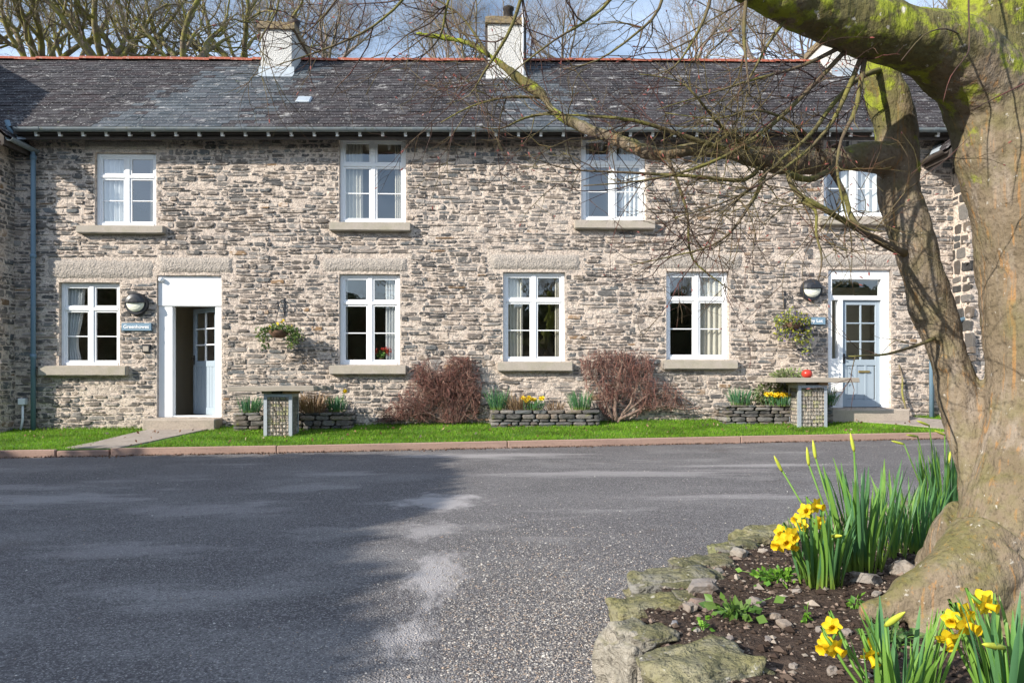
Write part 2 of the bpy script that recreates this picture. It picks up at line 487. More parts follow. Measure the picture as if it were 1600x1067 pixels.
path([[lawn_pt(*Lp[i]), lawn_pt(*Lp[i + 1]), lawn_pt(*Rp[i + 1]), lawn_pt(*Rp[i])] for i in range(4)], 'path')
path_boxes = [([(88, 706), (172, 706), (342, 668), (246, 669)]), ([(1305, 657.5), (1560, 676), (1580, 665), (1385, 651)])]
PATHPOLY = [[lawn_pt(*p).to_2d() for p in q] for q in path_boxes]
def in_poly(x, y, poly):
    c = False
    n = len(poly)
    for i in range(n):
        a, b = poly[i], poly[(i + 1) % n]
        if (a.y > y) != (b.y > y) and x < (b.x - a.x) * (y - a.y) / (b.y - a.y) + a.x: c = not c
    return c

# ------------------------------------------------------------------ the terrace
house = props(empty('cottage_terrace', (0, HO_Y, 0), HA), 'long rubble stone cottage terrace with slate roof and red ridge tiles', 'house')
WL, WR = -9.02, 8.33            # where the wings start
EV, EZ = -.40, 5.585            # eave edge
RV, RZ = 2.6, 8.105             # ridge
WZ0, WZ1 = -.3, 5.75
win_px = [   # frame box, sill box
    ((148, 238, 244, 353), (125, 353, 260, 367)), ((530, 214, 634, 348), (516, 348, 643, 363)),
    ((908, 212, 1009, 345), (897, 345, 1022, 360)), ((1287, 209, 1388, 339), (1277, 339, 1400, 354)),
    ((92, 441, 187, 571), (66, 571, 202, 587)), ((530, 428, 625, 570), (516, 570, 636, 585)),
    ((786, 425, 883, 565), (777, 565, 894, 580)), ((1041, 424, 1139, 562), (1034, 562, 1150, 577))]
def wrect(b):
    (u0, z1), (u1, z0) = on_wall(b[0], b[1]), on_wall(b[2], b[3])
    return (u0, u1, z0, z1)
WINS = [wrect(a) for a, b in win_px]
SILLS = [wrect(b) for a, b in win_px]
DOOR_L = wrect((245, 430, 346, 652))
DOOR_R = wrect((1294, 421, 1392, 637))
HOLES = WINS + [DOOR_L, DOOR_R]

# mortar bed of the front wall, pierced by the openings
def lines(a, b, step, extra):
    L_ = sorted(set([a, b] + [e for e in extra if a < e < b]))
    out = []
    for p, q in zip(L_, L_[1:]):
        n = max(1, int(round((q - p) / step)))
        out += [p + (q - p) * k / n for k in range(n)]
    return out + [b]
us = lines(WL - .1, WR + .1, .055, [h[k] for h in HOLES for k in (0, 1)])
zs = lines(WZ0, WZ1, .055, [h[k] for h in HOLES for k in (2, 3)])
vs, fs = [], []
nu = len(us)
hs = np.array(HOLES)
for z in zs:
    for u in us:
        du = np.maximum(np.maximum(hs[:, 0] - u, u - hs[:, 1]), 0)
        dz = np.maximum(np.maximum(hs[:, 2] - z, z - hs[:, 3]), 0)
        k = min(1, (np.hypot(du, dz).min()) / .1)
        d = .010 * nz(u * 6, z * 9) + .008 * nz(u * 17, z * 23) + .012 * nz(u * .8, z * .9, 4)
        vs.append((u, -k * (d - .003), z))
for j in range(len(zs) - 1):
    for i in range(nu - 1):
        uc, zc = (us[i] + us[i + 1]) / 2, (zs[j] + zs[j + 1]) / 2
        if any(h[0] < uc < h[1] and h[2] < zc < h[3] for h in HOLES): continue
        a = j * nu + i
        fs.append((a, a + 1, a + nu + 1, a + nu))
TH = .42
for (u0, u1, z0, z1) in HOLES:      # reveals
    b = len(vs)
    vs += [(u0, 0, z0), (u1, 0, z0), (u1, 0, z1), (u0, 0, z1), (u0, TH, z0), (u1, TH, z0), (u1, TH, z1), (u0, TH, z1)]
    fs += [(b, b + 4, b + 5, b + 1), (b + 1, b + 5, b + 6, b + 2), (b + 2, b + 6, b + 7, b + 3), (b + 3, b + 7, b + 4, b)]
wall = ob('wall', mk_mesh('wall', vs, fs, mt['mortar'], smooth=True), house)

PAL = [((.15, .145, .14), 4.5), ((.20, .17, .148), 4.5), ((.28, .255, .235), 4), ((.095, .093, .093), 3.2), ((.165, .175, .18), 2.6), ((.31, .25, .20), 2), ((.36, .335, .31), 2), ((.34, .21, .11), .35), ((.13, .115, .10), 2)]
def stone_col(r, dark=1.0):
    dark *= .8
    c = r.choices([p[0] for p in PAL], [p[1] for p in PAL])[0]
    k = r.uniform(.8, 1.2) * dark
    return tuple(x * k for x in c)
def stone_piece(cu, cz, w, h, proud, r, place, n=9):
    """irregular faced stone, chamfered; place maps (u, v, z) to the mesh's space"""
    ang0 = r.uniform(0, .6)
    ring = []
    for k in range(n):
        a = ang0 + 2 * math.pi * k / n
        c, s = math.cos(a), math.sin(a)
        x = w / 2 * math.copysign(abs(c) ** .34, c) * r.uniform(.80, 1.06)
        z = h / 2 * math.copysign(abs(s) ** .42, s) * r.uniform(.76, 1.06)
        ring.append((x, z))
    tilt = r.uniform(-.05, .05)
    vs = []
    for sc, v in ((1.03, .03), (.98, -proud * .55), (.84, -proud)):
        for x, z in ring:
            vs.append(place(cu + x * sc - z * tilt, v + r.uniform(-.003, .003) + (-.25 * proud * (x / w + z / h) if v < 0 else 0), cz + z * sc + x * tilt))
    fs = []
    for q in range(2):
        for k in range(n):
            k2 = (k + 1) % n
            fs.append((q * n + k, q * n + k2, (q + 1) * n + k2, (q + 1) * n + k))
    fs.append(tuple(2 * n + k for k in range(n)))
    return vs, fs
def rubble(u0, u1, z0, z1, holes, seed, place, skip=.10, hr=(.038, .105), wr=(.14, .48), dark=1.0, zslope=0.0, proud=(.003, .022), rough_z=None):
    r = random.Random(seed)
    out = []
    if u1 - u0 > 2.2:
        u = u0
        while u < u1 - .01:
            w_ = r.uniform(.7, 1.5)
            if u1 - u - w_ < .6: w_ = u1 - u
            out += rubble(u, u + w_, z0 - r.uniform(0, .1), z1, holes, seed * 101 + len(out), place, skip, hr, wr, dark, zslope, proud, seed)
            u += w_
        return out
    z = z0
    ws = rough_z if rough_z is not None else seed
    hs_ = [(h[0] - .012, h[1] + .012, h[2] - .01, h[3] + .01) for h in holes]
    while z < z1:
        h = r.uniform(*hr) if r.random() > .15 else r.uniform(hr[1], hr[1] * 1.3)
        u = u0 + r.uniform(-.14, .10)
        while u < u1:
            w = r.uniform(*wr) * (1.25 if h < .075 else .9)
            uc, zc = u + w / 2, z + h / 2
            zz = zc + zslope * uc
            far = 9
            for q in hs_:
                du = max(q[0] - uc, uc - q[1], 0); dz = max(q[2] - zz, zz - q[3], 0)
                far = min(far, math.hypot(du, dz))
            zz += .06 * nz(uc * .7, zz * .8, ws) * min(1, max(0, far - .25) / .5)
            a, b = u, min(u + w, u1 + r.uniform(-.05, .1))
            bad = False
            for q in hs_:
                if zz + h / 2 > q[2] and zz - h / 2 < q[3] and b > q[0] and a < q[1]:
                    if a < q[0] - .06: b = min(b, q[0])
                    elif b > q[1] + .06: a = max(a, q[1])
                    else: bad = True
            if not bad and b - a > .055 and r.random() > skip:
                g = r.uniform(.010, .022)
                parts = [(zz, h)]
                if h > .10 and r.random() < .3: parts = [(zz - h * .26, h * .47), (zz + h * .26, h * .47)]
                for pz, ph in parts:
                    hh = max(.028, ph - g * .8) * r.uniform(.8, 1.15)
                    ww = max(.04, (b - a) - g)
                    p = r.uniform(*proud)
                    v_, f_ = stone_piece((a + b) / 2, pz, ww, hh, p, r, place)
                    out.append((ww * hh, v_, f_, stone_col(r, dark)))
            u += w
        z += h
    return out
def lay(stones, parent, n_single, sname='stone', rest='stone_infill', m=None, center=None):
    stones.sort(key=lambda s: -s[0])
    m = m or mt['stone']
    for a, v_, f_, c in stones[:n_single]:
        ob(sname, mk_mesh(sname, v_, f_, m, [c] * len(v_)), parent)
    if len(stones) > n_single:
        b = MB()
        for a, v_, f_, c in stones[n_single:]: b.add(v_, f_, c)
        o = b.obj(rest, m, parent, cols=True)
        o['kind'] = 'stuff'

# lintels over the ground floor openings and the slabs that keep rubble away from sills
LINT_PX = [(72, 403, 244, 439), (246, 400, 366, 429), (500, 401, 640, 427), (762, 395, 910, 424), (1018, 395, 1162, 423), (1272, 394, 1412, 420), (130, 218, 262, 236)]
LINTS = [wrect(b) for b in LINT_PX]
stones = rubble(WL, WR, WZ0 + .2, WZ1, HOLES + LINTS + SILLS, 5, lambda u, v, z: (u, v, z), zslope=.010)
lay(stones, wall, 300)
for l in LINTS:
    bm = bmesh.new()
    bmesh.ops.create_grid(bm, x_segments=int((l[1] - l[0]) / .04), y_segments=8, size=.5)
    for q in bm.verts:
        x, y = q.co.x, q.co.y
        e = min(.5 - abs(x), (.5 - abs(y)) * .25) / .06
        u, z = (l[0] + l[1]) / 2 + x * (l[1] - l[0]), (l[2] + l[3]) / 2 + y * (l[3] - l[2])
        if abs(x) > .49: u += .04 * nz(z * 20, u)
        q.co = Vector((u, .02 - min(1, max(0, e)) * .045 - .012 * nz(u * 14, z * 14), z + (.012 * nz(u * 5, 2) if y > .49 else 0)))
    MB().bm(bm).obj('lintel', mt['lintel'], house, smooth=True)

# windows
def window(rect, sill, vis_top=True):
    u0, u1, z0, z1 = rect
    W, Hh = u1 - u0, z1 - z0
    fr, V0, V1 = .062, .075, .135
    b = MB()
    b.box(u0, u0 + fr, V0, V1, z0, z1, .006); b.box(u1 - fr, u1, V0, V1, z0, z1, .006)
    b.box(u0 + fr, u1 - fr, V0 + .002, V1, z1 - fr, z1, .006); b.box(u0 + fr, u1 - fr, V0 - .012, V1, z0, z0 + fr * .95, .006)
    win = b.obj('window', mt['white'], house)
    uc = (u0 + u1) / 2
    zt = z0 + Hh * .685                          # transom
    b = MB()
    b.box(uc - .04, uc + .04, V0 - .004, V1 - .004, z0 + fr * .95, zt - .028, .006)
    b.box(uc - .04, uc + .04, V0 - .004, V1 - .004, zt + .028, z1 - fr, .006)
    b.obj('mullion', mt['white'], win)
    MB().box(u0 + fr, u1 - fr, V0 - .006, V1 - .002, zt - .028, zt + .028, .006).obj('transom', mt['white'], win)
    cols_ = [(u0 + fr, uc - .04), (uc + .04, u1 - fr)]
    for a, c in cols_:
        for (p, q, split) in ((zt + .028, z1 - fr, False), (z0 + fr * .95, zt - .028, True)):
            s = .036                              # sash
            b = MB(); w0, w1 = V0 + .012, V1 - .012
            b.box(a, a + s, w0, w1, p, q, .005); b.box(c - s, c, w0, w1, p, q, .005)
            b.box(a + s, c - s, w0 + .002, w1, p, p + s, .005); b.box(a + s, c - s, w0 + .002, w1, q - s, q, .005)
            if split:
                zm = (p + q) / 2
                b.box(a + s, c - s, w0 + .006, w1 - .01, zm - .010, zm + .010, .003)
            b.obj('sash', mt['white'], win)
            spans = [(p + s, q - s)] if not split else [(p + s, zm - .010), (zm + .010, q - s)]
            for (e, f) in spans:
                m = MB()
                t = U(-.0012, .0012)
                m.add([(a + s, w0 + .02 + t, e), (c - s, w0 + .02 - t, e), (c - s, w0 + .02 + U(-.001, .001), f), (a + s, w0 + .02, f)], [(0, 1, 2, 3)])
                m.obj('pane', mt['glass'], win)
    s0, s1, sz0, sz1 = sill
    bm = bmesh.new(); bmesh.ops.create_cube(bm, size=1)
    for q in bm.verts:
        top = q.co.z > 0
        q.co = Vector((s0 if q.co.x < 0 else s1, -.13 if q.co.y < 0 else .12, (sz1 - (.012 if q.co.y < 0 else -.004)) if top else sz0))
    bmesh.ops.bevel(bm, geom=bm.edges[:], offset=.014, segments=2, affect='EDGES')
    bmesh.ops.subdivide_edges(bm, edges=[e for e in bm.edges if e.calc_length() > .5], cuts=14)
    for q in bm.verts: q.co += Vector((0, .006 * nz(q.co.x * 6, q.co.z * 9), .006 * nz(q.co.x * 5, q.co.y * 9, 3)))
    MB().bm(bm).obj('sill', mt['sill'], win)
    return win
for rct, sl in zip(WINS, SILLS): window(rct, sl)

# inside: floors, back and party walls seen through the glass
def pu(px): return on_wall(px, 400)[0]
inner = MB()
iu = lines(WL, WR, 4, [h[k] for h in HOLES for k in (0, 1)]); iz = lines(.25, 5.75, 4, [h[k] for h in HOLES for k in (2, 3)])
for p, q in zip(iu, iu[1:]):
    for e, f in zip(iz, iz[1:]):
        if not any(h[0] < (p + q) / 2 < h[1] and h[2] < (e + f) / 2 < h[3] for h in HOLES):
            inner.add([(p, TH, e), (p, TH, f), (q, TH, f), (q, TH, e)], [(0, 1, 2, 3)])
inner.obj('inner_wall', mt['cream'], house)
MB().box(WL, WR, 4.2, 4.3, -.3, 5.72).obj('back_wall', mt['cream'], house)
for px in (-20, 222, 420, 700, 960, 1185, 1420):
    u = pu(px)
    if px == -20: u = WL + .05
    MB().box(u - .05, u + .05, TH + .003, 4.19, -.3, 5.72).obj('party_wall', mt['cream'], house)
MB().box(pu(1185) + .06, pu(1420) - .06, 1.25, 1.33, .25, 2.95).obj('hall_wall', mt['cream'], house)
MB().box(WL, WR, TH + .004, 4.19, 3.02, 3.2).obj('upper_floor', mt['cream'], house)
MB().box(WL, WR, TH + .004, 4.19, .15, .22).obj('ground_floor', mt['floorin'], house)
MB().box(WL, WR, TH + .004, 4.19, 5.6, 5.68).obj('top_ceiling', mt['cream'], house)
for nm, (a, b_) in {'side_wall': (WL - .3, WL), 'end_wall': (WR, WR + .3)}.items():
    MB().box(a, b_, .05, 5.6, -.3, 5.7).obj(nm, mt['mortar'], house)
MB().box(WL, WR, 5.3, 5.6, -.3, 5.7).obj('rear_wall', mt['mortar'], house)

# ---- roof
sl = Vector((0, RV - EV, RZ - EZ)); SLEN = sl.length; sl.normalize()
SN = Vector((0, -sl.z, sl.y))
def roofp(u, s, n=0.0):
    p = Vector((u, EV, EZ + zu(u))) + sl * s + SN * n
    return p
ROOF_L, ROOF_R = -13.0, 12.2
b = MB()
a = [roofp(ROOF_L, 0, -.03), roofp(ROOF_R, 0, -.03), roofp(ROOF_R, SLEN, -.03), roofp(ROOF_L, SLEN, -.03)]
bk = [Vector((p.x, 2 * RV - p.y, p.z)) for p in a]
dn = Vector((0, 0, -.10))
b.add(a + [p + dn for p in a], [(0, 1, 2, 3), (7, 6, 5, 4), (0, 4, 5, 1)])
b.add(bk + [p + dn for p in bk], [(3, 2, 1, 0), (4, 5, 6, 7), (1, 5, 4, 0)])
roof = b.obj('roof', mt['wood_dark'], house)
def slate_box(o, ax, up, nr, w, l, t, lift):
    p0 = o + nr * lift
    p1 = o + up * l + nr * .004
    return [p0, p0 + ax * w, p1 + ax * w, p1, p0 + nr * t, p0 + ax * w + nr * t, p1 + ax * w + nr * t, p1 + nr * t], \
           [(4, 5, 6, 7), (0, 4, 7, 3), (1, 2, 6, 5), (0, 1, 5, 4)]
SL_PAL = [(.028, .025, .028), (.034, .030, .032), (.043, .039, .042), (.033, .026, .028), (.05, .047, .05), (.023, .022, .025)]
def chim_u(px): return on_wall(px, 100, 2.0)[0]
WASH = [(chim_u(432), 1.15, .62), (chim_u(790), .62, .55)]
def slates(frame, L_, S_, seed, keep=lambda u, s: True, wash=True, ex=.15, wid=.225):
    r = random.Random(seed)
    out = []
    k = 0
    s = -.035
    while s < S_ - .02:
        u = -(wid / 2 if k % 2 else 0) + r.uniform(-.01, .01)
        while u < L_:
            w = wid * r.uniform(.88, 1.1)
            if keep(u + w / 2, s):
                o, ax, up, nr = frame(u, s)
                c = r.choice(SL_PAL)
                kk = r.uniform(.85, 1.25)
                c = [x * kk for x in c]
                if wash:
                    for wu, ww, st in WASH:
                        drift = (SLEN - s) * (-.42 if st > .6 else .25)
                        d = abs(ROOF_L + u - wu - drift * .75) / ww
                        if d < 1 + r.uniform(-.35, .35) and s < SLEN - .5: c = [c[0] * 1.25 + .018, c[1] * 1.4 + .028, c[2] * 1.45 + .034]
                l = min(ex * 1.9, S_ - s)
                v_, f_ = slate_box(o + nr * r.uniform(-.001, .004), ax, (up + ax * r.uniform(-.02, .02)).normalized(), nr, w - .006, l * r.uniform(.98, 1.02), .008, .015 + r.uniform(0, .007))
                out.append((u, s, [tuple(q) for q in v_], f_, tuple(c)))
            u += w
        s += ex
        k += 1
    return out
def main_frame(u, s):
    return roofp(ROOF_L + u, s), Vector((1, 0, .010)).normalized(), sl, SN
def main_keep(u, s):
    uu = ROOF_L + u
    v = EV + sl.y * s
    return uu > WL - .1 - (v - EV) and uu < WR + .1 + (v - EV)
sls = slates(main_frame, ROOF_R - ROOF_L, SLEN, 3, main_keep)
def lay_slates(sls, parent, n):
    sls.sort(key=lambda q: (q[1] > 1.05, abs(q[0] - 12.4)))
    for u, s, v_, f_, c in sls[:n]:
        ob('slate', mk_mesh('slate', v_, f_, mt['slate'], [c] * 8), parent)
    if len(sls) > n:
        b = MB()
        for u, s, v_, f_, c in sls[n:]: b.add(v_, f_, c)
        b.obj('slate_courses', mt['slate'], parent, cols=True)['kind'] = 'stuff'
lay_slates(sls, roof, 300)
# ridge tiles
u = ROOF_L + 1.4
tile_me = None
while u < ROOF_R - 1.2:
    prof = []
    bmv, bmf = [], []
    nseg = 7
    for e, x in enumerate((0, .02, .44, .455)):
        k = 1.12 if e < 2 else 1.0
        for q in range(nseg):
            a_ = math.pi * q / (nseg - 1)
            bmv.append((x, math.cos(a_) * .12 * k, math.sin(a_) * .085 * k - .035))
    for e in range(3):
        for q in range(nseg - 1):
            bmf.append((e * nseg + q, (e + 1) * nseg + q, (e + 1) * nseg + q + 1, e * nseg + q + 1))
    bmf.append(tuple(range(nseg))); bmf.append(tuple(3 * nseg + q for q in reversed(range(nseg))))
    if tile_me is None: tile_me = mk_mesh('ridge_tile', bmv, bmf, mt['ridge'])
    ob('ridge_tile', tile_me, roof, loc=(u, RV + U(-.008, .008), RZ + zu(u) + .01 + U(-.006, .008)), rot=(U(-.04, .04), -.01 + U(-.012, .012), U(-.015, .015)))
    u += .462

# gutter, brackets, rafter feet
def halfpipe(pts_dir, p0, length, r, thick=.004, n=8):
    vs, fs = [], []
    for x in (0, length):
        for k in range(n + 1):
            a_ = math.pi + math.pi * k / n
            vs.append((x, math.cos(a_) * r, math.sin(a_) * r))
        for k in range(n + 1):
            a_ = math.pi + math.pi * (n - k) / n
            vs.append((x, math.cos(a_) * (r - thick), math.sin(a_) * (r - thick) + .001))
    m = 2 * (n + 1)
    for k in range(m):
        k2 = (k + 1) % m
        fs.append((k, m + k, m + k2, k2))
    fs.append(tuple(range(m))); fs.append(tuple(m + k for k in reversed(range(m))))
    return vs, fs
gl = WR - WL - .5
v_, f_ = halfpipe(None, None, gl, .062)
v_ = [(x + .0, y, z + .004 * nz(x * .7, 3)) for x, y, z in v_]
gut = ob('gutter', mk_mesh('gutter', v_, f_, mt['gutter']), house, loc=(WL + .3, EV - .045, EZ - .03 + zu(WL)), rot=(0, -math.atan(.010), 0))
jm = MB()
jv, jf = halfpipe(None, None, .09, .068)
jm.add(jv, jf)
jm = jm.mesh('gutter_joint', mt['gutter'])
for k in range(10): ob('gutter_joint', jm, gut, loc=(.35 + k * 1.78, 0, .002))
rm = MB().box(-.026, .026, 0, .42, -.05, .045, .004).mesh('rafter_foot', mt['white'])
u = WL + .62
while u < WR - .2:
    ob('rafter_foot', rm, house, loc=(u, EV + .015, EZ + zu(u) - .105), rot=(.3, 0, 0))
    u += .405
MB().box(WL, WR, EV + .09, EV + .12, EZ - .19, EZ - .06).obj('fascia', mt['wood_dark'], house, rot=(0, -math.atan(.010), 0))

# roof vent
p = roofp(on_wall(475, 167, .6)[0], 1.22)
vm = MB(); vm.box(-.14, .14, -.02, .25, 0, .06, .02); vm.box(-.12, -.09, -.04, -.02, -.02, .05); vm.box(.09, .12, -.04, -.02, -.02, .05)
vm.obj('roof_vent', mt['lead'], roof, loc=p, rot=(math.atan2(sl.z, sl.y), 0, 0))

# chimneys
def chimney(px0, px1, py_top, s0, dep, pots, cap_over=.05):
    v0 = EV + sl.y * s0
    (u0, zt), (u1, _) = on_wall(px0, py_top, v0), on_wall(px1, py_top, v0)
    z0 = roofp(u0, s0).z - .4
    bm = bmesh.new(); bmesh.ops.create_cube(bm, size=1)
    for q in bm.verts: q.co = Vector((u0 if q.co.x < 0 else u1, v0 if q.co.y < 0 else v0 + dep, z0 if q.co.z < 0 else zt))
    bmesh.ops.bevel(bm, geom=[e for e in bm.edges if abs(e.verts[0].co.z - e.verts[1].co.z) > .3], offset=.02, segments=2, affect='EDGES')
    ch = MB().bm(bm).obj('chimney', mt['roughcast'], house)
    bm = bmesh.new(); bmesh.ops.create_cube(bm, size=1)
    bmesh.ops.subdivide_edges(bm, edges=bm.edges[:], cuts=5, use_grid_fill=True)
    for q in bm.verts:
        c = q.co.copy()
        q.co = Vector(((u0 + u1) / 2 + c.x * (u1 - u0 + 2 * cap_over), v0 + dep / 2 + c.y * (dep + 2 * cap_over), zt + .07 + c.z * .14)) + Vector((.015 * nz(c.x * 5, c.y * 5, c.z * 3), .015 * nz(c.x * 5 + 9, c.y * 5, c.z * 3), .02 * nz(c.x * 4, c.y * 4, c.z * 3 + 7)))
    MB().bm(bm).obj('cap', mt['capstone'], ch)
    fl = MB()
    for k in range(6):
        s = s0 - .06 + k * .2
    p0 = roofp(u0 - .03, s0 - .22, .03); 
    fl.add([roofp(u0 - .04, s0 - .2, .028), roofp(u1 + .04, s0 - .2, .028), roofp(u1 + .04, s0 - .004, .03), roofp(u0 - .04, s0 - .004, .03),
            (u0 - .035, v0 - .012, roofp(u0, s0).z + .17), (u1 + .035, v0 - .012, roofp(u0, s0).z + .17), (u1 + .035, v0 - .012, roofp(u0, s0).z), (u0 - .035, v0 - .012, roofp(u0, s0).z)],
           [(0, 1, 2, 3), (7, 6, 5, 4)])
    fl.obj('flashing', mt['lead'] if pots < 2 else mt['roughcast'], ch)
    for k in range(pots if pots < 3 else 1):
        MB().lathe([(.12, 0), (.105, .03), (.095, .3), (.12, .33), (.12, .37), (.08, .375), (.075, .3)], 14, ((u0 + u1) / 2 + (.06 if pots > 1 else .2), v0 + .3 + (0 if pots > 1 else .35), zt + .13)).obj('chimney_pot', mt['pot'], ch, smooth=True)
    return ch, u0, u1, v0, zt
chimney(407, 457, 46, 2.95, 1.25, 1)
c2 = chimney(762, 819, 38, 2.85, 1.3, 2)
chimney(1302, 1352, 52, 3.0, 1.25, 1)
# dark slate side copings on the middle stack and the thin white aerial pole against it
for uu in (c2[1] - .05, c2[2]):
    MB().box(uu, uu + .05, c2[3] + .12, c2[3] + 1.1, roofp(uu, 2.9).z, c2[4] - .01).obj('side_slate', mt['slate'] if 0 else mt['pot'], c2[0])
q = c2[2] - .03
MB().tube([(q, c2[3] - .05, roofp(q, 2.9).z), (q, c2[3] - .05, c2[4] + 1.5)], .018, 8).obj('aerial_pole', mt['white'], c2[0])

# ---- doors
def boxed(name, parent, m, *bx, bev=.005, **k):
    b = MB()
    for x in bx: b.box(*x, bev)
    return b.obj(name, m, parent, **k)
du0, du1, dz0, dz1 = DOOR_L
hx = pu(267) ; hy = pu(334); zt = on_wall(300, 478)[1]
dl = boxed('door_frame', house, mt['white'], (du0, hx, .07, .2, dz0, zt), (hy, du1, .07, .2, dz0, zt))
boxed('overdoor_panel', dl, mt['white'], (du0, du1, .05, .2, zt + .002, dz1))
boxed('threshold', dl, mt['white'], (hx, hy, .08, .24, dz0, dz0 + .03))
MB().lathe([(.035, 0), (.045, -.03), (.035, -.07), (.0, -.08)], 12, (du0 + .07, .05, dz1 - .08), axis='y').obj('sensor', mt['white'], dl, smooth=True)
def leaf_door(parent, w, h, boards, loc, rz, upper=.52):
    """door leaf hinged at its local origin, running along -x; six panes above, boards below"""
    st = .085
    b = MB()
    b.box(-w, -w + st, 0, .045, 0, h, .004); b.box(-st, 0, 0, .045, 0, h, .004)
    b.box(-w + st, -st, .002, .043, h - st, h, .004); b.box(-w + st, -st, .002, .043, 0, st * 1.6, .004)
    zm = h * (1 - upper)
    b.box(-w + st, -st, .002, .043, zm - .06, zm + .05, .004)
    d = b.obj('door', mt['blue'], parent, loc=loc, rot=(0, 0, rz))
    uc = -w / 2
    b = MB()
    b.box(uc - .014, uc + .014, .006, .04, zm + .05, h - st, .003)
    hh = (h - st - zm - .05) / 3
    for k in (1, 2): b.box(-w + st, -st, .008, .038, zm + .05 + k * hh - .012, zm + .05 + k * hh + .012, .003)
    b.obj('glazing_bars', mt['white'] if boards > 4 else mt['blue'], d)
    for k in range(3):
        for a, c in ((-w + st, uc - .014), (uc + .014, -st)):
            MB().add([(a, .022, zm + .05 + k * hh + .012), (c, .022, zm + .05 + k * hh + .012), (c, .022, zm + .05 + (k + 1) * hh - .012), (a, .022, zm + .05 + (k + 1) * hh - .012)], [(0, 1, 2, 3)]).obj('pane', mt['glass'], d)
    bw = (w - 2 * st) / boards
    for k in range(boards):
        a = -w + st + k * bw
        if boards > 4: boxed('board', d, mt['blue'], (a + .0025, a + bw - .0025, .008, .036, st * 1.6, zm - .06), bev=.004)
        else: boxed('panel', d, mt['blue'], (a + .022, a + bw - .022, .014, .032, st * 1.6 + .02, zm - .08), (a - .022 if k else a, a + .022, .005, .04, st * 1.6, zm - .06), (a + .022, a + bw - .022, .022, .03, st * 1.6, zm - .06), bev=.003)
    hb = MB()
    hb.box(-w + .02, -w + .06, -.012, 0, zm - .02, zm + .16, .003)
    hb.tube([(-w + .04, -.01, zm + .1), (-w + .04, -.05, zm + .1), (-w + .15, -.055, zm + .095)], .009, 6)
    hb.obj('handle', mt['black'], d)
    return d
leaf_door(dl, (hy - hx) * 1.0, zt - dz0 - .035, 7, (hy - .005, .17, dz0 + .032), R(-36))
st0 = wrect((237, 652, 348, 668))
b = MB(); b.box(st0[0], st0[1], -.36, .06, st0[2] - .25, st0[3] - .012, .02)
b.obj('step', mt['step'], house)

du0, du1, dz0, dz1 = DOOR_R
pL = lambda px, py: on_wall(px, py, .08)
(ua, ztr0), (ub, ztr1) = pL(1299, 462), pL(1376, 437)
uq0, uq1 = pL(1309, 500)[0], pL(1316, 500)[0]
zs0 = pL(1300, 560)[1]
dr = boxed('door_frame', house, mt['white'], (du0, ua, .05, .2, dz0, dz1), (ub, du1, .05, .2, dz0, dz1), (ua, ub, .052, .2, ztr1, dz1), (ua, ub, .052, .2, pL(1300, 469)[1], ztr0),
           (uq0, uq1, .054, .2, dz0, pL(1300, 469)[1]), (ua, uq0, .056, .16, dz0, zs0))
MB().add([(ua, .12, ztr0), (ub, .12, ztr0), (ub, .12, ztr1), (ua, .12, ztr1)], [(0, 1, 2, 3)]).obj('pane', mt['glass'], dr)
MB().add([(ua, .12, zs0), (uq0, .12, zs0), (uq0, .12, pL(1300, 469)[1]), (ua, .12, pL(1300, 469)[1])], [(0, 1, 2, 3)]).obj('pane', mt['glass'], dr)
leaf_door(dr, ub - uq1 - .006, pL(1300, 469)[1] - dz0 - .012, 3, (ub - .003, .10, dz0 + .01), 0, upper=.58)
st1 = wrect((1288, 637, 1400, 656))
b = MB(); b.box(st1[0] - .2, st1[1] + .03, -.4, .06, st1[2] - .2, st1[3] - .012, .02)
b.obj('step', mt['step'], house)
# letter box on the right door, three small hooks behind its top panes
kk = pL(1330, 600)
boxed('letter_box', dr, mt['brass'], (ub - .42, ub - .2, .085, .1, dz0 + .66, dz0 + .70))

# ---- curtains, hanging inside the windows (things of their own)
def curtain(k, side, wfrac, label, m='curtain', top=1.0, tie=0.0, bot=0.0):
    u0, u1, z0, z1 = WINS[k]
    W = u1 - u0
    n, mrow = 44, 14
    a = u0 + .03 if side < 0 else u1 - .03
    vs, fs = [], []
    for j in range(mrow + 1):
        t = j / mrow
        z = z1 - .03 - (z1 - z0 - .05) * t * 1.0
        w = W * wfrac * (1 - tie * math.exp(-((t - .72) / .22) ** 2)) * (1 - .15 * math.sin(t * 2.2) * (tie > 0))
        for i in range(n + 1):
            s = i / n
            x = a + (s * w if side < 0 else -s * w)
            vs.append((x, .19 + .028 * math.sin(s * 6.28 * 5.2 + .6 * math.sin(t * 3)) + .01 * nz(s * 9, t * 4, k), z))
    for j in range(mrow):
        for i in range(n):
            q = j * (n + 1) + i
            fs.append((q, q + 1, q + n + 2, q + n + 1))
    o = ob('curtain', mk_mesh('curtain', vs, fs, mt[m], smooth=True))
    o.location = house.location; o.rotation_euler = (0, 0, HA)
    props(o, label, 'curtain')
    return o
curtain(0, -1, .42, 'pale pleated curtain in the upper window nearest the blue downpipe', 'sheer')
curtain(1, -1, .30, 'cream curtain drawn to the left jamb of the tall upper window by the ridge vent', 'curtain')
curtain(1, 1, .16, 'narrow cream curtain at the right jamb of the tall upper window below the ridge vent', 'curtain')
curtain(2, -1, .12, 'thin white curtain edge at left jamb of upper window half behind the mossy limb', 'sheer')
curtain(2, 1, .36, 'white curtain gathered at right jamb of upper window half behind the mossy limb', 'sheer')
curtain(3, 1, .62, 'white drawn curtain in the upper window above the blue panelled door', 'sheer')
curtain(4, -1, .30, 'white net curtain tied back in the ground floor window beside the open door', 'sheer', tie=.3)
